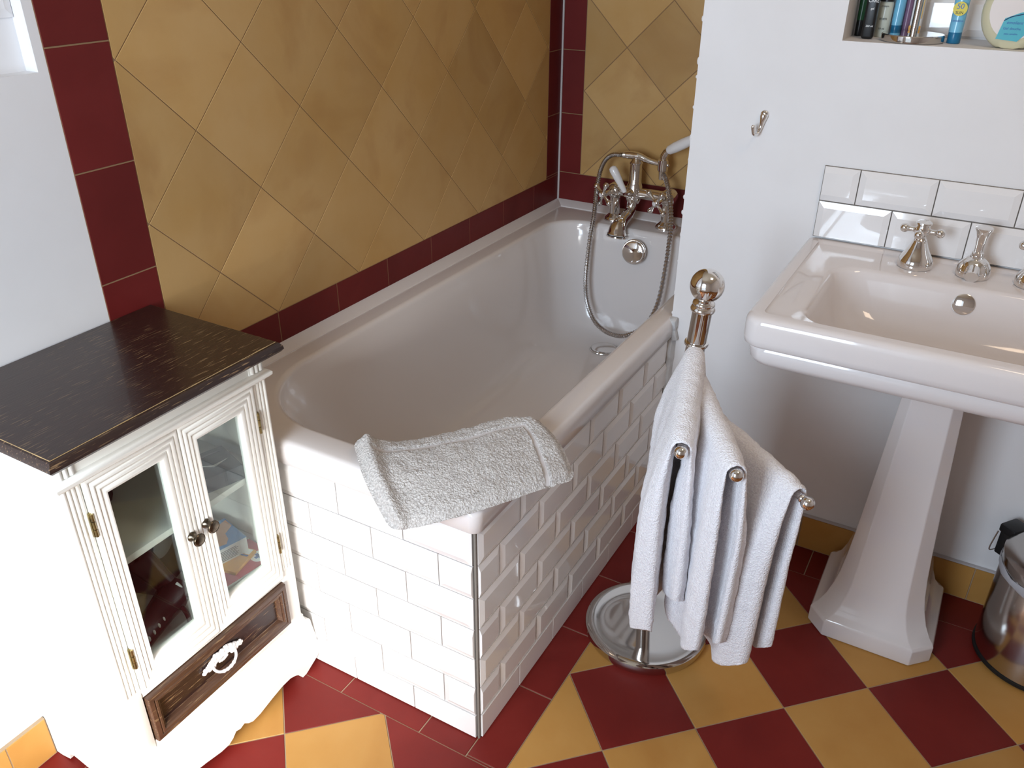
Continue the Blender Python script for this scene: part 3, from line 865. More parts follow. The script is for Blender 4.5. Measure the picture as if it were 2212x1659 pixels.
# top
mb = MB()
def slab(x0, x1, y0, y1, prof, mi=0):
    rings = []
    for o_, z in prof:
        rings.append([(x0, y0+o_, z), (x1-o_, y0+o_, z), (x1-o_, y1-o_, z), (x0, y1-o_, z)])
    mb.loft(rings, True, True, True, mi)
slab(CX0, -0.374, -0.458, -0.0155, [(0.012, 0.7695), (0.004, 0.771), (0.0, 0.776), (0.001, 0.782), (0.006, 0.7885), (0.0085, 0.7892), (0.0095, 0.7908)])
o = mb.build('top', M_WOOD, cab, smooth=30); o['label'] = 'dark stained wooden top, scratched'
mb = MB()   # pale worn arris line round the top
for a, b in (((-0.3832, -0.4488, 0.7899), (-0.3832, -0.0247, 0.7899)), ((CX0+.004, -0.4488, 0.7899), (-0.3832, -0.4488, 0.7899)), ((CX0+.004, -0.0247, 0.7899), (-0.3832, -0.0247, 0.7899))):
    pa, pb = Vector(a), Vector(b); pts = []; rs = []
    for i in range(60):
        t_ = i/59; pts.append(pa.lerp(pb, t_)); rs.append(0.0006+0.0006*max(0, noise.noise(Vector((t_*19, a[0]*9, b[1]*7)))))
    mb.tube(pts, rs, 6)
mb.build('worn_edge', mat('bare_wood', srgb(180, 150, 104), 0.5), cab, smooth=60)
# apron and feet
def arc_pts(P, n=5): return P
half = [(-0.198, 0.036), (-0.200, 0.0), ]
prof_r = [(-0.037,0.157),(-0.0335,0.150),(-0.0305,0.143),(-0.022,0.138),(-0.0185,0.132),(-0.0165,0.118),(-0.013,0.100),(-0.0085,0.075),(-0.0055,0.045),(-0.0065,0.030),(-0.011,0.022),
          (-0.030,0.012),(-0.050,0.002),(-0.062,0.001),(-0.066,0.010),(-0.072,0.018),(-0.080,0.024),(-0.095,0.030),(-0.118,0.030),(-0.150,0.024),(-0.185,0.0155),(-0.205,0.0145),(-0.216,0.020),(-0.226,0.030),(-0.237,0.026)]
right = prof_r
left = [(-0.474-y, z) for y, z in prof_r][::-1][1:]
outline = right+left
mb = MB()
fx = lambda y, z, x: (x, y, z)
mb.prism(outline, CX1-0.020, CX1-0.001, fx)
mb.build('apron', M_PAINT, cab, smooth=0)
for sgn, yy in ((0, CY0-0.004), (1, CY1-0.012)):
    mb = MB()
    sp_ = [(CX1-0.022, 0.152), (CX1-0.022, 0.012), (CX1-0.045, 0.004), (CX1-0.052, 0.020), (CX1-0.075, 0.028), (CX1-0.13, 0.020), (CX0+0.145, 0.010), (CX0+0.10, 0.020), (CX0+0.062, 0.028), (CX0+0.050, 0.022), (CX0+0.045, 0.006), (CX0+0.02, 0.001), (CX0, 0.001), (CX0, 0.152)]
    mb.prism(sp_, yy, yy+0.016, lambda x, z, y: (x, y, z))
    for i in range(1):
        z_ = 0.152
        mb.box((CX0, yy-0.002, 0.150), (CX1-0.004, yy+0.018, 0.158), 0.003)
    mb.build('side_skirt', M_PAINT, cab, smooth=30)
# framed ring helper
def ring_frame(mb, x, y0, y1, z0, z1, prof, wy, wzb, wzt, mi=0, jit=0):
    rings = []
    for f, h in prof:
        a, b = y0+wy*f, y1-wy*f; c, d = z0+wzb*f, z1-wzt*f
        rings.append([(x+h, a, c), (x+h, b, c), (x+h, b, d), (x+h, a, d)])
    mb.loft(rings, True, False, False, mi)
DP = [(0.0, -0.016), (0.0, 0.001), (0.02, 0.0022), (0.10, 0.0035), (0.19, 0.0026), (0.225, 0.0010), (0.26, 0.0024), (0.35, 0.0040), (0.44, 0.0026), (0.475, 0.0008), (0.51, 0.0020), (0.60, 0.0034), (0.68, 0.0018), (0.71, 0.0), (0.75, 0.0012), (0.84, 0.0026), (0.96, 0.0016), (1.0, -0.001), (1.0, -0.016), (0.0, -0.016)]
hinge_l = 'small brass butt hinge'
for side, (y0, y1) in (('l', (-0.404, -0.2365)), ('r', (-0.2355, -0.072))):
    mb = MB()
    ring_frame(mb, CX1, y0, y1, 0.287, 0.7225, DP, 0.034, 0.053, 0.041)
    d_ = mb.build('door', M_PAINT, cab, smooth=50)
    d_['label'] = 'left glazed door' if side == 'l' else 'right glazed door'
    mb = MB(); mb.box((CX1-0.0125, y0+0.030, 0.336), (CX1-0.0095, y1-0.030, 0.686)); mb.build('glass_pane', M_GLASS, d_, smooth=0)
    mb = MB(); yk = y1-0.0155 if side == 'l' else y0+0.0155
    mb.lathe([(0.001,0),(0.0088,0.0),(0.0088,0.002),(0.0072,0.004),(0.0055,0.008),(0.0050,0.011),(0.0060,0.0135),(0.0100,0.0155),(0.0117,0.0175),(0.0117,0.0195),(0.0105,0.0208),(0.0098,0.0203),(0.006,0.0212),(0.001,0.0215)], (CX1+0.003, yk, 0.524 if side == 'r' else 0.518), (1, 0, 0.0), n=28)
    mb.build('knob', M_BRONZE, d_, smooth=35)
    yh = y0-0.001 if side == 'l' else y1+0.001
    for zc in (0.645, 0.372):
        mb = MB()
        mb.box((CX1-0.004, yh-0.0035, zc-0.021), (CX1+0.0015, yh+0.0035, zc+0.021), 0.0006)
        for q in range(3):
            mb.tube([(CX1+0.003, yh, zc-0.021+0.014*q+0.0006), (CX1+0.003, yh, zc-0.021+0.014*(q+1)-0.0006)], 0.0026, 12)
        mb.build('hinge', M_BRASS, d_, smooth=40)
# drawer
mb = MB()
WP = [(0.0, -0.014), (0.0, 0.0035), (0.06, 0.005), (0.35, 0.0055), (0.42, 0.0035), (0.48, 0.0055), (0.62, 0.0055), (0.72, 0.002), (0.78, 0.003), (0.86, -0.001), (0.93, -0.0065), (1.0, -0.0075), (1.0, -0.014), (0, -0.014)]
ring_frame(mb, CX1, -0.402, -0.073, 0.1715, 0.2745, WP, 0.025, 0.025, 0.025)
dr = mb.build('drawer', M_WOODE, cab, smooth=35); dr['label'] = 'dark wood drawer front with worn moulded edge'
mb = MB(); mb.box((CX1-0.014, -0.378, 0.195), (CX1-0.0072, -0.097, 0.2505)); mb.build('drawer_panel', M_WOOD, dr, smooth=0)
# ornate pull
mb = MB()
hc = (-0.239, 0.2225); hx_ = CX1-0.0072
rnd = random.Random(3)
def blob(y, z, r, dx=0.003, sc=(0.6, 1, 1)): mb.ball((hx_+dx, y, z), r*1.22, 12, sc=sc)
for i in range(15):
    tt = i/14; a = PI*(0.06+0.88*tt)
    y = hc[0]+0.027*math.cos(a); z = hc[1]+0.004+0.0105*math.sin(a)
    blob(y, z, 0.0048+0.001*(i % 2), 0.004)
    blob(hc[0]+0.022*math.cos(a), hc[1]+0.002+0.006*math.sin(a), 0.0045, 0.005)
for sg in (-1, 1):
    for dy, dz, r in ((0.028,0.002,0.006),(0.033,0.006,0.0048),(0.034,-0.002,0.0048),(0.038,0.003,0.005),(0.042,0.000,0.0042),(0.045,0.004,0.0034),(0.046,-0.003,0.0034),(0.049,-0.001,0.003),(0.030,0.010,0.0035),(0.024,-0.003,0.0045)):
        blob(hc[0]+sg*dy*0.94, hc[1]+dz, r, 0.0035)
for i in range(9): blob(hc[0]+(-0.016+0.004*i), hc[1]+0.0155+0.002*math.cos(i), 0.0036, 0.003)
for i in range(5): blob(hc[0]+(-0.008+0.004*i), hc[1]-0.002-0.002*math.cos((i-2)*.8), 0.0032, 0.004)
pl = mb.build('pull_plate', M_PORC, dr, smooth=60); pl['label'] = 'ornate white painted handle plate'
mb = MB()
bl = [Vector((hx_+0.006+0.010*math.sin(PI*i/20), hc[0]+0.0265*math.cos(PI*i/20), hc[1]-0.001-0.0195*math.sin(PI*i/20)**0.8)) for i in range(21)]
mb.tube(bl, [0.0028+0.0011*(1 if 5 < i < 15 and i % 2 else 0) for i in range(21)], 10)
mb.build('pull_ring', M_PORC, dr, smooth=60)
mb = MB()
mb.box((CX0+0.008, CY0+0.0165, 0.5265), (CX1-0.020, CY1-0.0165, 0.5395), 0.001)
mb.build('shelf', M_PAINTIN, cab, smooth=30)

# ------------------------------------------------------------------ things inside the cabinet
def rotbox(name, label, cat, c, size, rz, m, bev=0.001, parts=None, tilt=None, group=None):
    """box thing: base centre c, rotated rz"""
    e = thing(name, label, cat, c, group)
    mb = MB(); a, b, h = size
    c0 = Vector(c)
    mb.box((c0.x-a/2, c0.y-b/2, c0.z), (c0.x+a/2, c0.y+b/2, c0.z+h), bev)
    mb.build('carton', m, e, smooth=30)
    e.rotation_euler = (tilt[0] if tilt else 0, tilt[1] if tilt else 0, rz)
    return e
def addbox(e, name, a, b, m, bev=0.0):
    mb = MB(); o = ORG[e.name]
    mb.box(Vector(a)+o, Vector(b)+o, bev); return mb.build(name, m, e, smooth=0)
def addprism(e, name, poly, z0, z1, m, fn=None):
    mb = MB(); o = ORG[e.name]
    mb.prism(poly, z0, z1, (lambda x, y, z: (o.x+x, o.y+y, o.z+z)) if fn is None else (lambda x, y, z: tuple(o+Vector(fn(x, y, z)))))
    return mb.build(name, m, e, smooth=0)
def lettering(e, txt, size, loc, rot, m, name='lettering', extr=0.0001, shear=0.0):
    cu = bpy.data.curves.new('txt', 'FONT'); cu.body = txt; cu.size = size; cu.extrude = extr
    cu.align_x = 'CENTER'; cu.align_y = 'CENTER'; cu.shear = shear
    to = bpy.data.objects.new('txt', cu); COL.objects.link(to)
    dg = bpy.context.evaluated_depsgraph_get()
    me = bpy.data.meshes.new_from_object(to.evaluated_get(dg))
    bpy.data.objects.remove(to)
    me.name = name; me.materials.clear(); me.materials.append(m)
    o = bpy.data.objects.new(name, me); COL.objects.link(o)
    o.parent = e; o.location = loc; o.rotation_euler = rot
    return o
M_CARD = mat('white_card', srgb(225, 225, 222), 0.5)
M_BLUE = mat('blue_print', srgb(60, 140, 205), 0.4)
M_BLUED = mat('deep_blue_print', srgb(38, 96, 170), 0.4)
M_REDP = mat('red_print', srgb(190, 30, 44), 0.4)
M_TAN = mat('plaster_tan', srgb(205, 150, 110), 0.5)
M_ORNG = mat('orange_print', srgb(235, 170, 60), 0.45)
M_INK = mat('black_ink', srgb(28, 28, 30), 0.5)
M_WHT = mat('white_print', srgb(238, 238, 236), 0.4)
M_GREYC = mat('dark_grey_card', srgb(58, 62, 66), 0.35)
M_GREYB = mat('slate_card', srgb(98, 104, 116), 0.4)

e = rotbox('flip_carton', 'dark grey box with a white tick mark on the upper cabinet shelf', 'box', (-0.475, -0.128, 0.5402), (0.085, 0.075, 0.030), math.radians(-18), M_GREYC)
addprism(e, 'tick_mark', [(-0.006,-0.030),(0.016,-0.004),(0.014,0.004),(0.004,0.030),(0.009,0.004),(0.010,-0.003)], 0.0301, 0.0305, M_WHT)
addbox(e, 'printed_lines', (-0.03, -0.026, 0.0300), (-0.026, 0.026, 0.0303), mat('grey_ink', srgb(110, 112, 114), 0.5))
e = rotbox('toiletries_bag', 'black fabric bag at the back of the upper cabinet shelf', 'bag', (-0.60, -0.335, 0.5402), (0.10, 0.13, 0.085), 0.1, M_BLACK, bev=0.02)

# first-aid kit: red carton with white sides
e = rotbox('first_aid_carton', 'red first-aid carton with a blue cross, lowest of the medicine boxes', 'box', (-0.472, -0.122, 0.2835), (0.092, 0.125, 0.050), math.radians(-8), M_CARD)
addbox(e, 'red_lid', (-0.042, -0.062, 0.0500), (0.042, 0.062, 0.0506), M_REDP)
mb = MB(); o_ = ORG[e.name]; mb.lathe([(0.001, 0.0507), (0.0165, 0.0507), (0.0165, 0.0511), (0.001, 0.0511)], o_+Vector((0.018, 0.040, 0)), n=28); mb.build('round_badge', M_WHT, e, smooth=30)
mb = MB()
for dx, dy in ((0.009, 0.0032), (0.0032, 0.009)): mb.box(o_+Vector((0.018-dx, 0.040-dy, 0.0511)), o_+Vector((0.018+dx, 0.040+dy, 0.0514)))
mb.build('blue_cross', M_BLUED, e, smooth=0)
mb = MB()
for k in range(14): mb.box(o_+Vector((0.0425, 0.020+0.0028*k, 0.006)), o_+Vector((0.0428, 0.0212+0.0028*k+0.0007*(k % 3), 0.044)))
mb.build('barcode', M_INK, e, smooth=0)
e = rotbox('dressing_packet', 'orange and white dressing packet between the blue and red boxes', 'packet', (-0.486, -0.122, 0.3346), (0.070, 0.070, 0.0075), math.radians(12), M_ORNG)
addbox(e, 'blue_stripe', (-0.030, 0.012, 0.0075), (0.030, 0.016, 0.0079), M_BLUED)
addbox(e, 'white_label', (0.005, 0.018, 0.0075), (0.030, 0.033, 0.0078), M_WHT)
e = rotbox('plaster_carton', 'blue plaster box picturing a tan strip, on top of the medicine stack', 'box', (-0.520, -0.122, 0.3424), (0.083, 0.088, 0.034), math.radians(-14), M_CARD)
addbox(e, 'blue_lid', (-0.0415, -0.044, 0.0340), (0.0415, 0.044, 0.0346), M_BLUE)
addprism(e, 'plaster_picture', [(-0.020,-0.034),(0.000,-0.020),(0.022,-0.024),(0.036,-0.034),(0.030,-0.014),(0.034,0.006),(0.022,0.016),(0.004,0.020),(-0.010,0.042),(-0.034,0.042),(-0.026,0.010),(-0.028,-0.012)], 0.0346, 0.0349, M_TAN)
addbox(e, 'title_block', (-0.041, -0.043, 0.0346), (-0.024, 0.010, 0.0350), M_BLUED)
lettering(e, 'STRIPS', 0.011, (-0.033, -0.018, 0.0352), (0, 0, PI/2), M_WHT)
mb = MB(); o_ = ORG[e.name]
for k in range(11): mb.box(o_+Vector((-0.036+0.0068*k, -0.0445, 0.004)), o_+Vector((-0.034+0.0068*k+0.0012*(k % 2), -0.0441, 0.031)))
for k in range(7): mb.box(o_+Vector((0.0416, -0.040, 0.005+0.0034*k)), o_+Vector((0.0419, 0.020+0.002*(k % 3), 0.0062+0.0034*k)))
mb.build('printed_bars', M_INK, e, smooth=0)
# clear crumpled pouch in front
mb = MB()
rings = []
for i in range(9):
    a = i/8; s_ = math.sin(PI*(0.08+0.84*a))
    rings.append([(-0.440+0.010*math.cos(2*PI*j/14)*s_, -0.150+0.075*a, 0.2850+0.016*s_*(1+math.sin(2*PI*j/14))*(0.8+0.3*noise.noise(Vector((a*5, j, 2))))) for j in range(14)])
mb.loft(rings, True, True, True)
o = mb.build('plastic_pouch', mat('aqua_film', srgb(190, 222, 222), 0.2, alpha=0.65), smooth=60, origin=(-0.44, -0.112, 0.2835)); tag(o, 'crumpled clear aqua plastic pouch in front of the red carton', 'pouch')

# left side: styling iron, cable, boxes
M_MAROON = mat('maroon_plastic', srgb(66, 34, 40), 0.25)
e = thing('hair_styler', 'dark maroon hot-air hair styler lying in the cabinet behind the left door', 'hair styler', (-0.50, -0.30, 0.2835))
mb = MB(); p0, p1 = Vector((-0.470, -0.375, 0.318)), Vector((-0.520, -0.215, 0.330))
mb.tube([p0.lerp(p1, t) for t in (0, .05, .2, .6, .8, .95, 1)], [0.012, 0.020, 0.023, 0.026, 0.030, 0.026, 0.010], 24)
mb.build('barrel', M_MAROON, e, smooth=50)
mb = MB(); q0, q1 = Vector((-0.530, -0.235, 0.340)), Vector((-0.560, -0.262, 0.415))
mb.tube([q0.lerp(q1, t) for t in (0, .3, .9, 1)], [0.020, 0.021, 0.026, 0.020], 20); mb.build('handle', M_MAROON, e, smooth=50)
mb = MB()
for i in range(5):
    c = p0.lerp(p1, 0.12+0.09*i); mb.ball(c+Vector((0.021, 0.004, 0.008)), 0.0035, 10, sc=(1, 0.8, 1.6))
mb.build('silver_buttons', M_WHT, e, smooth=50)
mb = MB(); c = p0.lerp(p1, 0.86); mb.tube([c+Vector((0.020*math.cos(a)+0.001, 0.007*math.cos(a), 0.031*math.sin(a))) for a in [0.1+0.13*k for k in range(9)]], 0.0028, 8)
mb.build('silver_ring', M_WHT, e, smooth=50)
mb = MB()
cb = [Vector(p) for p in ((-0.505,-0.245,0.310),(-0.475,-0.250,0.318),(-0.448,-0.262,0.306),(-0.436,-0.285,0.291),(-0.432,-0.315,0.2885),(-0.438,-0.345,0.2885))]
mb.tube(bez(cb, 30), 0.0045, 12); 
cb = [Vector(p) for p in ((-0.560,-0.262,0.415),(-0.570,-0.300,0.430),(-0.560,-0.345,0.390),(-0.535,-0.370,0.350),(-0.530,-0.395,0.300))]
mb.tube(bez(cb, 30), 0.0045, 12)
mb.build('cable', M_MAROON, e, smooth=50)
e = rotbox('slate_carton', 'slate blue carton with a pale oval label standing in the lower cabinet', 'box', (-0.622, -0.200, 0.2835), (0.075, 0.080, 0.165), 0.35, M_GREYB)
mb = MB(); o_ = ORG[e.name]; mb.prism([(0.034*math.cos(2*PI*k/28), 0.10+0.028*math.sin(2*PI*k/28)) for k in range(28)], 0.0376, 0.0382, lambda y, z, x: (o_.x+x, o_.y+y, o_.z+z)); mb.build('oval_label', mat('pale_label', srgb(176, 180, 186), 0.5), e, smooth=0)
e = rotbox('olive_carton', 'dark olive carton at the back of the lower cabinet beside the left wall', 'box', (-0.630, -0.345, 0.2835), (0.09, 0.11, 0.17), 0.0, mat('olive_card', srgb(70, 72, 52), 0.5))

# ------------------------------------------------------------------ towel stand
st = thing('towel_stand', 'freestanding chrome towel stand with ball finial and round weighted base', 'towel stand', (0.175, 0.432, 0))
mb = MB()
BC = Vector((0.178, 0.432, 0.0008))
mb.lathe([(0.001,0.0),(0.128,0.0),(0.132,0.004),(0.136,0.012),(0.1375,0.020),(0.1360,0.027),(0.130,0.0315),(0.122,0.0320),(0.116,0.0300),(0.08,0.0290),(0.022,0.0300),(0.001,0.0302)], BC, n=96)
mb.build('base', M_CHROMED, st, smooth=40)
pf = Vector((0.170, 0.436, 0.030)); pt = Vector((0.222, 0.428, 0.812))
dirp = (pt-pf).normalized()
mb = MB()
mb.tube([pf, pf+dirp*0.006, pf+dirp*0.006001, pt-dirp*0.0], [0.020, 0.020, 0.0158, 0.0158], 28)
mb.tube([pf.lerp(pt, 0.86), pt], [0.0178, 0.0178], 28)
mb.build('pole', M_CHROMED, st, smooth=40)
mb = MB()
mb.lathe([(0.0178,-0.002),(0.0215,0.0),(0.0225,0.004),(0.0205,0.008),(0.0185,0.010),(0.0205,0.013),(0.0195,0.017),(0.014,0.020),(0.011,0.023),(0.001,0.024)], pt, dirp, n=32)
mb.build('neck_ring', M_CHROME, st, smooth=50)
mb = MB()
mb.lathe([(0.0165,-0.004),(0.0215,-0.003),(0.0225,0.0),(0.0215,0.003),(0.0165,0.004)], pf.lerp(pt, 0.915), dirp, n=32)
mb.build('collar', M_CHROME, st, smooth=50)
mb = MB(); mb.ball(pt+dirp*0.049, 0.0305, 48); mb.build('ball_finial', M_CHROME, st, smooth=80)
mb = MB()   # rust ring at pole foot
mb.lathe([(0.016,0.0),(0.0235,0.0005),(0.0205,0.0022),(0.016,0.003)], pf+Vector((0,0,0.0004)), n=24, cap=False)
mb.build('rust_ring', mat('rust', srgb(110, 66, 34), 0.9, var=srgb(60, 36, 22), vscale=150, vfac=0.9), st, smooth=30)
ARMS = [(0.735, Vector((0.292, 0.160, 0.682))), (0.690, Vector((0.386, 0.150, 0.677))), (0.630, Vector((0.488, 0.222, 0.615)))]
arms = []
for za, tip in ARMS:
    t_ = (za-pf.z)/(pt.z-pf.z); a0 = pf.lerp(pt, t_)
    mb = MB()
    d_ = (tip-a0).normalized()
    mb.tube([a0+d_*0.004, tip-d_*0.008], 0.0058, 16); 
    mb.lathe([(0.0056,-0.016),(0.0075,-0.014),(0.0075,-0.011),(0.0058,-0.009)], tip, d_, n=20, cap=False)
    mb.ball(tip, 0.0115, 24)
    mb.build('arm', M_CHROME, st, smooth=60)
    arms.append((a0, tip))

# ------------------------------------------------------------------ towels on the arms
def towel(idx, a0, tip, label, s0, s1, LL, LR, lat_l, lat_r, th_l, th_r, seed, slope=0.22, fan=0.0):
    """thick folded cloth hung over an arm: one closed mesh, a flattened ring swept down, over and down again"""
    A = a0.lerp(tip, s0); B = a0.lerp(tip, s1)
    ax = (B-A); ln = ax.length; ax.normalize()
    n = Vector((ax.y, -ax.x, 0)).normalized()
    if n.x < 0: n = -n
    NT = 96; KS, KE = 34, 7
    r = 0.0155
    tot = LL+PI*r+LR
    rings = []
    for j in range(NT+1):
        q = tot*j/NT
        if q < LL: side, d, L = -1, LL-q, LL
        elif q > LL+PI*r: side, d, L = 1, q-LL-PI*r, LR
        else: side, d, L = 0, 0.0, 1.0
        f = d/L
        lat_t = lat_l if side < 0 else lat_r
        th_t = th_l if side < 0 else th_r
        ee = 1-math.exp(-d/0.10)
        th = 0.011+(th_t-0.011)*(ee if side else 0)
        th *= 1-0.22*max(0, f-0.8)/0.2
        endr = min(1.0, (1-f)*L/0.012) if side else 1.0         # rounded hem
        th *= max(0.18, math.sqrt(max(0, 1-(1-endr)**2)))
        narrow = 1-0.14*f - (0.03*(1-endr))
        shift = 0.045*f*(1 if side else 0) + fan*f*side
        ring = []
        loopn = []
        for k in range(KS+1): loopn.append((k/KS, 1.0))
        for k in range(1, KE): a = PI/2-PI*k/KE; loopn.append((1.0+0.5*math.cos(a)*0.10, math.sin(a)))
        for k in range(KS, -1, -1): loopn.append((k/KS, -1.0))
        for k in range(1, KE): a = -PI/2+PI*k/KE; loopn.append((0.0-0.5*math.cos(a)*0.10, math.sin(a)))
        for (s, w) in loopn:
            sc = (s-0.5)*narrow+0.5+shift
            base = A+ax*(ln*sc)
            dep = d*(1.0+slope*(s-1.0)-0.16*f**5*max(0.0, (s-0.62)/0.38)**2)
            wave = (0.0085*math.sin(s*8.5+seed*2.1+side*1.3+f)+0.0045*math.sin(s*19+seed+f*2.0))*min(1, d/0.15)
            ew = math.sqrt(max(0.0, 1-min(1, abs(s-0.5)*2)**10))*0.45+0.55
            if side == 0:
                a = (q-LL)/r
                nn = -n*math.cos(a)+Vector((0, 0, math.sin(a)))
                p = base+nn*(r+w*th/2*ew)
            else:
                latc = r+(lat_t-r)*ee+wave
                p = base+n*side*(latc+w*th/2*ew)+Vector((0, 0, -dep))
            groove = 0.0
            nz = 0.0020*noise.noise(p*48+Vector((seed, 0, 0)))+0.0012*noise.noise(p*170)
            p = p+n*nz*w+Vector((0, 0, nz))
            ring.append(p)
        rings.append(ring)
    mb = MB()
    mb.loft(rings, True, True, True)
    o = mb.build('hand_towel', M_TERRY, smooth=80, origin=(a0+tip)/2)
    tag(o, label, 'towel', 'white hand towels on the towel stand')
    return o
towel(0, *arms[0], 'white hand towel on the left arm, nearest the tiled bath', 0.10, 0.94, 0.50, 0.40, 0.034, 0.020, 0.048, 0.032, 1)
towel(1, *arms[1], 'white hand towel on the middle arm, between the other two', 0.10, 0.95, 0.475, 0.455, 0.023, 0.021, 0.034, 0.032, 2)
towel(2, *arms[2], 'white hand towel on the right arm, nearest the wash basin', 0.10, 0.90, 0.455, 0.43, 0.034, 0.026, 0.056, 0.036, 3)

# ------------------------------------------------------------------ robe hook
mb = MB()
hk = Vector((0.158, DW, 1.048))
mb.tube(bez([hk+Vector((0.004,-0.0035,0.019)), hk+Vector((0.003,-0.006,0.008)), hk+Vector((0.001,-0.008,-0.008)), hk+Vector((-0.003,-0.016,-0.021)), hk+Vector((-0.007,-0.026,-0.020)), hk+Vector((-0.009,-0.030,-0.008)), hk+Vector((-0.009,-0.030,0.000))], 28),
        [0.0080, 0.0088, 0.0088, 0.0084]+[0.0076, 0.0068, 0.0060, 0.0054, 0.0046, 0.0042, 0.0038, 0.0036, 0.0035, 0.0035, 0.0035, 0.0036, 0.0036, 0.0037, 0.0038, 0.0038, 0.0038, 0.0039, 0.0039, 0.004, 0.0041, 0.0042, 0.0042, 0.0036, 0.0022], 16)
mb.lathe([(0.001,0),(0.0085,0.0),(0.0088,0.002),(0.007,0.0055),(0.001,0.0065)], hk+Vector((0.004, 0, 0.019)), (0,-1,0), n=24)
o = mb.build('robe_hook', M_CHROME, smooth=60, origin=tuple(hk)); tag(o, 'small chrome robe hook screwed to the white wall', 'hook')

# ------------------------------------------------------------------ wash basin
sk = thing('pedestal_basin', 'white ceramic pedestal wash basin with stepped edge', 'wash basin', (0.63, 0.70, 0))
mb = MB()
SX0, SX1, SY0, SY1 = 0.294, 0.966, 0.428, DW-0.0025
def sr(i, z, r=0.032, back=0.006, b=None):
    """outer loop inset i"""
    return rrect(SX0+i, SX1-i, SY0+i, SY1-(b if b is not None else 0), [r, r, back, back], z, 10, 8)
rings = [sr(0.215, 0.690, 0.03, b=0.06), sr(0.15, 0.694, 0.03, b=0.03), sr(0.075, 0.706, 0.03, b=0.01), sr(0.035, 0.716, 0.034), sr(0.018, 0.724, 0.036), sr(0.012, 0.734, 0.036), sr(0.0095, 0.753, 0.036), sr(0.012, 0.7565, 0.036), sr(0.012, 0.759, 0.036),
         sr(0.0055, 0.7605, 0.034), sr(0.0012, 0.765, 0.034), sr(0.0, 0.775, 0.034), sr(0.0, 0.804, 0.034), sr(0.0015, 0.811, 0.034), sr(0.0055, 0.8165, 0.033), sr(0.012, 0.8192, 0.030), sr(0.020, 0.820, 0.026)]
def il(l, f, b_, z, r): return rrect(SX0+l, SX1-l, SY0+f, SY1-b_, r, z, 10, 8)
rings += [il(0.029, 0.028, 0.020, 0.8200, 0.012), il(0.031, 0.030, 0.024, 0.8165, 0.010), il(0.034, 0.032, 0.028, 0.8155, 0.010), il(0.055, 0.034, 0.08, 0.8155, 0.03)]
bx0, bx1, by0, by1 = 0.384, 0.876, 0.466, 0.783
def bl_(i, z, r): return rrect(bx0+i, bx1-i, by0+i, by1-i, r, z, 10, 8)
rings += [rrect(bx0-0.010, bx1+0.010, by0-0.003, by1+0.010, 0.066, 0.8152, 10, 8), rrect(bx0-0.004, bx1+0.004, by0-0.001, by1+0.004, 0.062, 0.8135, 10, 8), bl_(0.001, 0.809, 0.060), bl_(0.006, 0.795, 0.060), bl_(0.014, 0.770, 0.064), bl_(0.026, 0.742, 0.07), bl_(0.045, 0.718, 0.075), bl_(0.075, 0.703, 0.07), bl_(0.11, 0.697, 0.045), bl_(0.14, 0.695, 0.012)]
mb.loft(rings, True, True, True)
mb.build('basin', M_CERAM, sk, smooth=50)
# pedestal column
def octo(x0, x1, y0, y1, c, z, n=3):
    c = min(c, (x1-x0)/2.2, (y1-y0)/2.2)
    P = [(x0, y0+c), (x0+c, y0), (x1-c, y0), (x1, y0+c), (x1, y1-c), (x1-c, y1), (x0+c, y1), (x0, y1-c)]
    return [(x, y, z) for x, y in P]
mb = MB()
px = 0.622
def col(hw, y0, y1, c, z, dx=0): return octo(px-hw+dx, px+hw+dx, y0, y1, c, z)
R_ = [col(0.130, 0.625, 0.915, 0.038, 0.001), col(0.131, 0.624, 0.916, 0.038, 0.004), col(0.131, 0.624, 0.916, 0.038, 0.040), col(0.128, 0.627, 0.913, 0.038, 0.047), col(0.118, 0.636, 0.905, 0.037, 0.055),
      col(0.106, 0.648, 0.895, 0.036, 0.075), col(0.096, 0.657, 0.885, 0.034, 0.105), col(0.089, 0.663, 0.878, 0.032, 0.14), col(0.083, 0.667, 0.872, 0.029, 0.19), col(0.078, 0.669, 0.868, 0.027, 0.25),
      col(0.070, 0.667, 0.862, 0.024, 0.37), col(0.062, 0.663, 0.855, 0.021, 0.50), col(0.055, 0.660, 0.850, 0.018, 0.615), col(0.054, 0.660, 0.850, 0.018, 0.640), col(0.058, 0.655, 0.853, 0.018, 0.655), col(0.068, 0.645, 0.86, 0.018, 0.664), col(0.074, 0.640, 0.865, 0.018, 0.672), col(0.074, 0.640, 0.865, 0.018, 0.697)]
mb.loft(R_, True, True, True)
o = mb.build('pedestal', M_CERAM, sk, smooth=28)
bv = o.modifiers.new('edges', 'BEVEL'); bv.width = 0.006; bv.segments = 3; bv.limit_method = 'ANGLE'; bv.angle_limit = math.radians(25)
mb = MB()
oc = Vector((0.628, by1-0.0105, 0.784)); ax = Vector((0, -1, 0.30)).normalized()
mb.lathe([(0.0195,-0.004),(0.0205,0.0),(0.0200,0.0018),(0.018,0.0028),(0.001,0.0034)], oc, ax, n=40)
o = mb.build('overflow_cap', M_CHROME, sk, smooth=40)

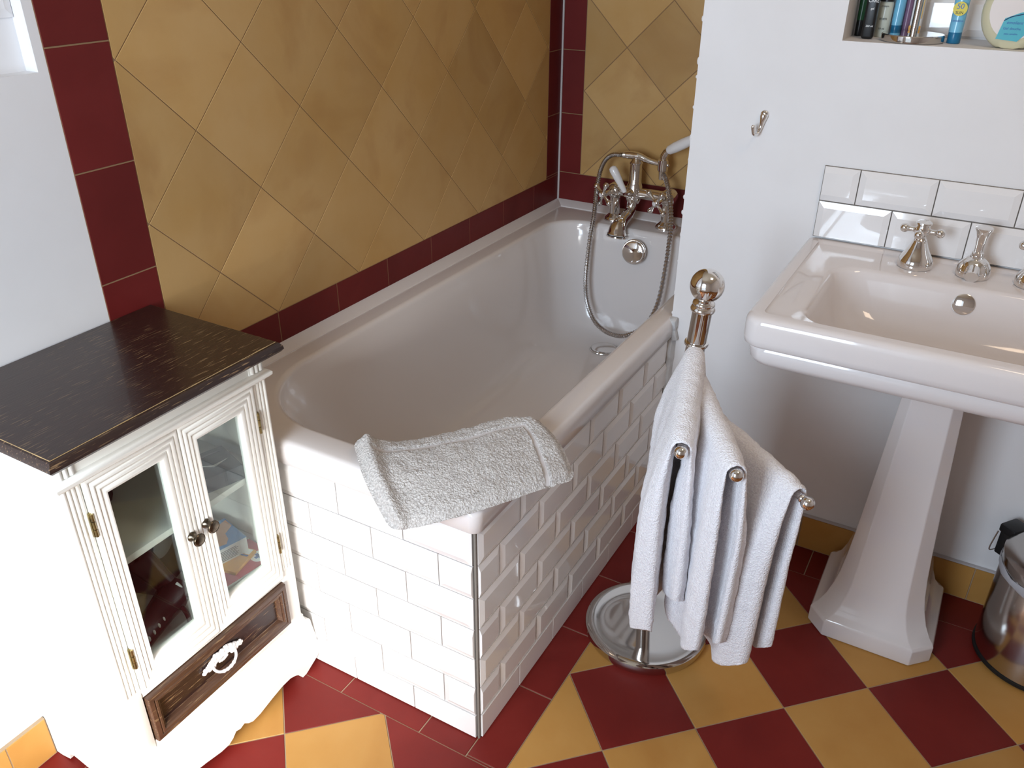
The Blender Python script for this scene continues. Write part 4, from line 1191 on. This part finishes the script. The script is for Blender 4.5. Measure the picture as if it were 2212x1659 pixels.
# basin taps
def basin_tap(x, label):
    e = thing('basin_tap', label, 'tap', (x, 0.853, 0.8165), 'chrome taps on the basin')
    mb = MB(); c = (x, 0.853, 0.8162)
    mb.lathe([(0.001,0),(0.0325,0.0),(0.0335,0.002),(0.0332,0.012),(0.0310,0.018),(0.0250,0.028),(0.0185,0.040),(0.0145,0.050),(0.0128,0.054),(0.0132,0.056),(0.0118,0.058),(0.0095,0.060),(0.0085,0.067),(0.001,0.068)], c, n=40)
    mb.build('body', M_CHROME, e, smooth=30)
    mb = MB(); h = Vector((x, 0.853, 0.8162+0.074))
    mb.lathe([(0.001,-0.012),(0.010,-0.010),(0.0145,-0.002),(0.0150,0.004),(0.0125,0.010),(0.0125,0.013),(0.0155,0.0140),(0.0150,0.017),(0.009,0.0205),(0.001,0.0215)], h, n=32)
    for k in range(4):
        a = math.radians(33)+k*PI/2 + math.radians(-38); d = Vector((math.cos(a), math.sin(a), 0))
        mb.tube([h+d*t for t in (0.010, 0.018, 0.026)], [0.0065, 0.0048, 0.0060], 14); mb.ball(h+d*0.0335, 0.0092, 20)
    mb.build('cross_handle', M_CHROME, e, smooth=50)
    return e
t1 = basin_tap(0.522, 'chrome cross-head basin tap on the left of the pop-up waste knob')
t2 = dup(t1, (0.212, 0, 0), 'chrome cross-head basin tap cut off by the right photo edge', 'chrome taps on the basin')
e = thing('basin_spout', 'chrome domed basin spout with flared waste knob between the two taps', 'spout', (0.628, 0.853, 0.8165))
mb = MB(); c = (0.628, 0.853, 0.8162)
mb.lathe([(0.001,0),(0.0300,0.0),(0.0312,0.004),(0.0310,0.012),(0.0285,0.022),(0.0235,0.030),(0.0165,0.036),(0.0125,0.038),(0.0125,0.042),(0.001,0.043)], c, n=40)
mb.tube([(0.628, 0.845, 0.834), (0.628, 0.826, 0.832), (0.628, 0.812, 0.826)], [0.014, 0.0135, 0.0125], 24)
mb.build('dome', M_CHROME, e, smooth=40)
mb = MB()
mb.lathe([(0.001,0.040),(0.0105,0.041),(0.0108,0.048),(0.0080,0.050),(0.0085,0.064),(0.0100,0.078),(0.0130,0.089),(0.0158,0.094),(0.0160,0.097),(0.0135,0.0985),(0.001,0.0975)], c, n=36)
mb.build('waste_knob', M_CHROME, e, smooth=40)

# splashback
mb = MB()
YS = DW-0.004
mb.box((0.3045, YS, 0.8225), (0.972, DW-0.0002, 0.9765), mi=1)
def tl(x0, x1, z0, z1, ed): metro(mb, (x0, YS, z0), (1, 0, 0), (0, 0, 1), (0, -1, 0), x1-x0, z1-z0, ed, d0=0.0035, d1=0.0075)
xs = [0.305, 0.378, 0.5275, 0.677, 0.8265, 0.971]
for k, (a, b) in enumerate(zip(xs[:-1], xs[1:])): tl(a, b, 0.9032, 0.9770, (0 if k == 0 else 1, 1, 1 if k < 4 else 0, 1))
xs = [0.305, 0.4535, 0.603, 0.752, 0.902, 0.971]
for k, (a, b) in enumerate(zip(xs[:-1], xs[1:])): tl(a, b, 0.8235, 0.9024, (1, 0, 1 if k < 4 else 0, 1))
o = mb.build('splashback', [M_METRO, M_GROUTG], smooth=0, origin=(0.63, YS, 0.823)); tag(o, 'two rows of glossy white brick tiles on the wall above the basin', 'tiles')

# ------------------------------------------------------------------ pedal bin
bn = thing('pedal_bin', 'round polished steel pedal bin beside the basin pedestal', 'bin', (0.945, 0.79, 0))
bc = Vector((0.950, 0.792, 0))
mb = MB(); mb.lathe([(0.001,0.0012),(0.119,0.0012),(0.1225,0.004),(0.1225,0.011),(0.119,0.013),(0.001,0.013)], bc, n=64); mb.build('foot_ring', M_RUBBER, bn, smooth=40)
mb = MB(); mb.lathe([(0.001,0.0135),(0.1195,0.0135),(0.1195,0.235),(0.117,0.238),(0.001,0.238)], bc, n=72); mb.build('body', M_STEEL, bn, smooth=40)
mb = MB()
pts = [bc+Vector(((0.1215+0.0014*noise.noise(Vector((i*.6,0,0))))*math.cos(2*PI*i/60), 0.1215*math.sin(2*PI*i/60), 0.230+0.003*noise.noise(Vector((i*.4,3,0))))) for i in range(60)]
rings = []
for i in range(60):
    p = pts[i]; rad = (p-bc); rad.z = 0; rad.normalize()
    rings.append([p+rad*0.002*math.cos(a)+Vector((0,0,(0.009+0.002*math.sin(i))*math.sin(a))) for a in [2*PI*k/8 for k in range(8)]])
rings.append(rings[0]); mb.loft(rings, True)
o = mb.build('liner_edge', mat('bag_film', srgb(200, 200, 205), 0.35, alpha=0.75), bn, smooth=60); o['label'] = 'translucent bin bag edge'
mb = MB(); mb.lathe([(0.120,0.2385),(0.1215,0.241),(0.1215,0.262),(0.117,0.267),(0.10,0.275),(0.06,0.283),(0.001,0.286)], bc, n=72); mb.build('lid', M_STEEL, bn, smooth=40)
mb = MB()
hd = Vector((-0.80, 0.60, 0)).normalized(); hv = Vector((-hd.y, hd.x, 0))
def hb(r0, r1, w, z0, z1, bev=0.004):
    c = bc+hd*((r0+r1)/2)
    g = mb.box(c+Vector((-(r1-r0)/2, -w/2, z0)), c+Vector(((r1-r0)/2, w/2, z1)), bev)
    a = math.atan2(hd.y, hd.x); R = Matrix.Rotation(a, 3, 'Z')
    for v in g: v.co = R @ (v.co-c)+c
hb(0.112, 0.150, 0.050, 0.252, 0.272); hb(0.122, 0.146, 0.046, 0.195, 0.256)
mb.build('hinge_block', M_BLACK, bn, smooth=40)
mb = MB()
c = bc+hd*0.150+Vector((0,0,0.25))
mb.tube(bez([c+hv*0.022, c+hd*0.008+hv*0.020+Vector((0,0,-0.05)), c+hd*0.008+hv*0.014+Vector((0,0,-0.062)), c+hd*0.008-hv*0.014+Vector((0,0,-0.062)), c+hd*0.008-hv*0.020+Vector((0,0,-0.05)), c-hv*0.022], 30), 0.0016, 8)
mb.build('wire_handle', M_CHROME, bn, smooth=60)

# ------------------------------------------------------------------ toiletries in the niche
NB = QZ0+0.0005
def ptube(name, label, cat, x, y, w, h, m, mcap=None, caph=0.0, th=0.030, rz=0.0, cap_bottom=True, capname='cap'):
    """squeeze tube: round at the cap, flat at the crimp"""
    e = thing(name, label, cat, (x, y, NB))
    mb = MB(); rings = []
    n = 28
    for f in [0, .03, .2, .45, .7, .9, 1.0]:
        a = w/2*(0.86+0.14*f); b = th/2*(1-f)**0.8+0.0012
        z = NB+caph+(h-caph)*f
        rings.append([(x+a*math.cos(2*PI*k/n), y+b*math.sin(2*PI*k/n), z) for k in range(n)])
    mb.loft(rings, True, True, True); mb.build('tube', m, e, smooth=40)
    if caph:
        mb = MB()
        mb.loft([[(x+(w/2*0.84)*s_*math.cos(2*PI*k/n), y+th/2*s_*math.sin(2*PI*k/n), z) for k in range(n)] for s_, z in ((0.96, NB), (1, NB+0.001), (1, NB+caph-0.001), (0.97, NB+caph))], True, True, True)
        mb.build(capname, mcap, e, smooth=40)
    e.rotation_euler = (0, 0, rz)
    return e
M_TUBEB = mat('pale_blue_tube', srgb(120, 190, 222), 0.25, coat=0.3)
M_TUBEC = mat('sea_blue_cap', srgb(30, 110, 150), 0.3)
M_TEAL = mat('teal_label', srgb(60, 168, 184), 0.35)
M_GEL = mat('clear_gel_bottle', srgb(214, 208, 176), 0.12, coat=0.4, alpha=0.93)
ny = 1.012
e = ptube('shampoo_tube', 'slim dark green tube wedged in the left corner of the niche', 'tube', 0.3040, 1.030, 0.018, 0.150, mat('bottle_green', srgb(34, 78, 48), 0.3), M_BLACK, 0.03, th=0.02)
e = thing('shower_gel_bottle', 'black flat bottle with white print, second from the niche corner', 'bottle', (0.329, 0.988, NB))
mb = MB(); mb.box((0.3175, 0.974, NB), (0.3405, 0.996, NB+0.17), 0.005, seg=3); mb.build('bottle', M_BLACK, e, smooth=40)
for k, (z, s_) in enumerate(((0.083, 0.010), (0.070, 0.008), (0.056, 0.0055))): lettering(e, ('MEN', 'CARE', 'gel')[k], s_, (0.002, -0.0143, z), (PI/2, 0, 0), M_WHT)
lettering(e, '250 ml', 0.0050, (0.002, -0.0143, 0.024), (PI/2, 0, 0), M_WHT)
e = thing('cream_bottle', 'small pale bottle with a black cap behind the chrome stand', 'bottle', (0.3475, 1.035, NB))
mb = MB(); mb.lathe([(0.001,0),(0.0125,0.0),(0.0135,0.002),(0.0135,0.062),(0.012,0.066),(0.001,0.066)], (0.3475, 1.035, NB), n=32); mb.build('bottle', mat('milky_plastic', srgb(196, 202, 190), 0.25), e, smooth=40)
mb = MB(); mb.lathe([(0.001,0.0662),(0.0138,0.0662),(0.0138,0.082),(0.012,0.083),(0.001,0.083)], (0.3475, 1.035, NB), n=32); mb.build('cap', M_BLACK, e, smooth=40)
lettering(e, 'men', 0.0085, (0.0, -0.0143, 0.035), (PI/2, 0, 0), M_INK); lettering(e, 'cream', 0.0055, (0.0, -0.0143, 0.058), (PI/2, 0, 0), M_INK)
lettering(e, '50 ml', 0.005, (0.0, -0.0143, 0.016), (PI/2, 0, 0), M_INK)
e = ptube('toothpaste_tube', 'light blue tube standing left of the chrome post', 'tube', 0.371, 1.052, 0.024, 0.15, M_TUBEB, M_TUBEC, 0.022)
e = thing('ribbed_bottle', 'purple-grey ribbed bottle right of the light blue tube', 'bottle', (0.3885, 1.056, NB))
mb = MB(); mb.lathe([(0.001,0)]+[(0.0065+0.0004*(i % 2), 0.0005+0.0035*i) for i in range(40)]+[(0.001,0.141)], (0.3885, 1.056, NB), n=24); mb.build('bottle', mat('mauve_plastic', srgb(120, 92, 118), 0.3), e, smooth=40)
e = thing('sunscreen_bottle', 'white bottle with yellow label and orange base band behind the post', 'bottle', (0.4035, 1.060, NB))
mb = MB(); mb.box((0.3955, 1.050, NB), (0.4170, 1.070, NB+0.16), 0.004, seg=3); mb.build('bottle', M_WHT, e, smooth=40)
addbox(e, 'base_band', (-0.0083, -0.0108, 0.014), (0.0138, -0.0098, 0.022), M_ORNG); addbox(e, 'yellow_label', (0.001, -0.0108, 0.036), (0.0125, -0.0098, 0.085), mat('yellow_print', srgb(214, 176, 92), 0.4)); addbox(e, 'black_patch', (0.001, -0.0110, 0.030), (0.0085, -0.0098, 0.035), M_INK)
e = thing('chrome_post_stand', 'polished chrome stand with round base and slim post at the niche edge', 'stand', (0.4135, 0.973, NB))
mb = MB(); sc_ = (0.4135, 0.9845, NB)
mb.lathe([(0.001,0),(0.0555,0.0),(0.0575,0.0015),(0.0580,0.004),(0.0580,0.0125),(0.0565,0.0142),(0.001,0.0150)], sc_, n=72); mb.build('base', M_CHROMED, e, smooth=30)
mb = MB(); mb.tube([(sc_[0], sc_[1], NB+0.014), (sc_[0], sc_[1], NB+0.30)], 0.0072, 28); mb.build('post', M_CHROMED, e, smooth=40)
e = ptube('kids_sunscreen_tube', 'pale blue tube with a yellow sun circle right of the chrome stand', 'tube', 0.4865, 0.998, 0.029, 0.15, M_TUBEB, M_TUBEC, 0.020, th=0.030)
mb = MB(); o_ = ORG[e.name]
mb.prism([(0.0125*math.cos(2*PI*k/28), 0.062+0.0125*math.sin(2*PI*k/28)) for k in range(28)], -0.0150, -0.0142, lambda x, z, y: (o_.x+x, o_.y+y, o_.z+z)); mb.build('sun_circle', mat('sun_yellow', srgb(214, 196, 40), 0.4), e, smooth=0)
lettering(e, '50', 0.013, (0, -0.0153, 0.066), (PI/2, 0, 0), M_BLUED); lettering(e, 'SUN', 0.0072, (0, -0.0153, 0.055), (PI/2, 0, 0), M_INK); lettering(e, 'sensitive', 0.006, (0, -0.0157, 0.041), (PI/2, 0, 0), M_BLUED)
e = thing('gel_bottle', 'large clear rounded bottle with a teal label at the right of the niche', 'bottle', (0.585, 0.972, NB))
mb = MB(); n = 48; rings = []
gx, gz, gr = 0.585, NB+0.062, 0.060
for k in range(n):
    pass
prof = [(0.0, -0.021), (0.75, -0.021), (0.93, -0.016), (1.0, -0.006), (1.0, 0.006), (0.93, 0.016), (0.75, 0.021), (0.0, 0.021)]
rings = []
for f, y in prof:
    f = max(f, 0.01)
    rings.append([(gx+gr*f*math.cos(2*PI*k/n), 0.972+y, max(gz+gr*1.12*f*math.sin(2*PI*k/n), NB)) for k in range(n)])
mb.loft(rings, True, True, True); mb.build('bottle', M_GEL, e, smooth=50)
mb = MB(); mb.lathe([(0.018, 0), (0.018, 0.03), (0.001, 0.031)], (gx, 0.972, gz+gr*1.10), n=32); mb.build('cap', M_WHT, e, smooth=40)
mb = MB(); mb.prism([(gx+0.046*math.cos(2*PI*k/40), gz+0.004+0.050*math.sin(2*PI*k/40)) for k in range(40)], -0.0218, -0.0211, lambda x, z, y: (x, 0.972+y, z)); lb = mb.build('round_label', mat('label_pale', srgb(222, 212, 206), 0.35), e, smooth=0)
mb = MB()
mb.prism([(gx-0.026, NB+0.0165), (gx+0.010, NB+0.0135), (gx+0.036, NB+0.045), (gx+0.040, NB+0.072), (gx+0.004, NB+0.062), (gx-0.018, NB+0.052), (gx-0.020, NB+0.045)], -0.0224, -0.0218, lambda x, z, y: (x, 0.972+y, z)); mb.build('teal_panel', M_TEAL, e, smooth=0)
mb = MB(); mb.tube(bez([Vector((gx-0.019, 0.9492, NB+0.048)), Vector((gx-0.008, 0.9492, NB+0.055)), Vector((gx+0.012, 0.9492, NB+0.061)), Vector((gx+0.036, 0.9492, NB+0.072))], 16), 0.0008, 6); mb.build('swoosh', mat('navy_print', srgb(24, 50, 100), 0.4), e, smooth=60)
lettering(e, 'emolient', 0.0075, (-0.001, -0.0228, 0.045), (PI/2, 0, 0), M_BLUED, shear=0.3)
lettering(e, 'Gel douche', 0.0062, (-0.003, -0.0228, 0.035), (PI/2, 0, 0), M_BLUED)
lettering(e, 'peau sensible', 0.0042, (-0.003, -0.0228, 0.026), (PI/2, 0, 0), M_BLUED)
lettering(e, 'Spa', 0.016, (0.012, -0.0222, 0.088), (PI/2, 0, 0), M_BLUED, shear=0.3)
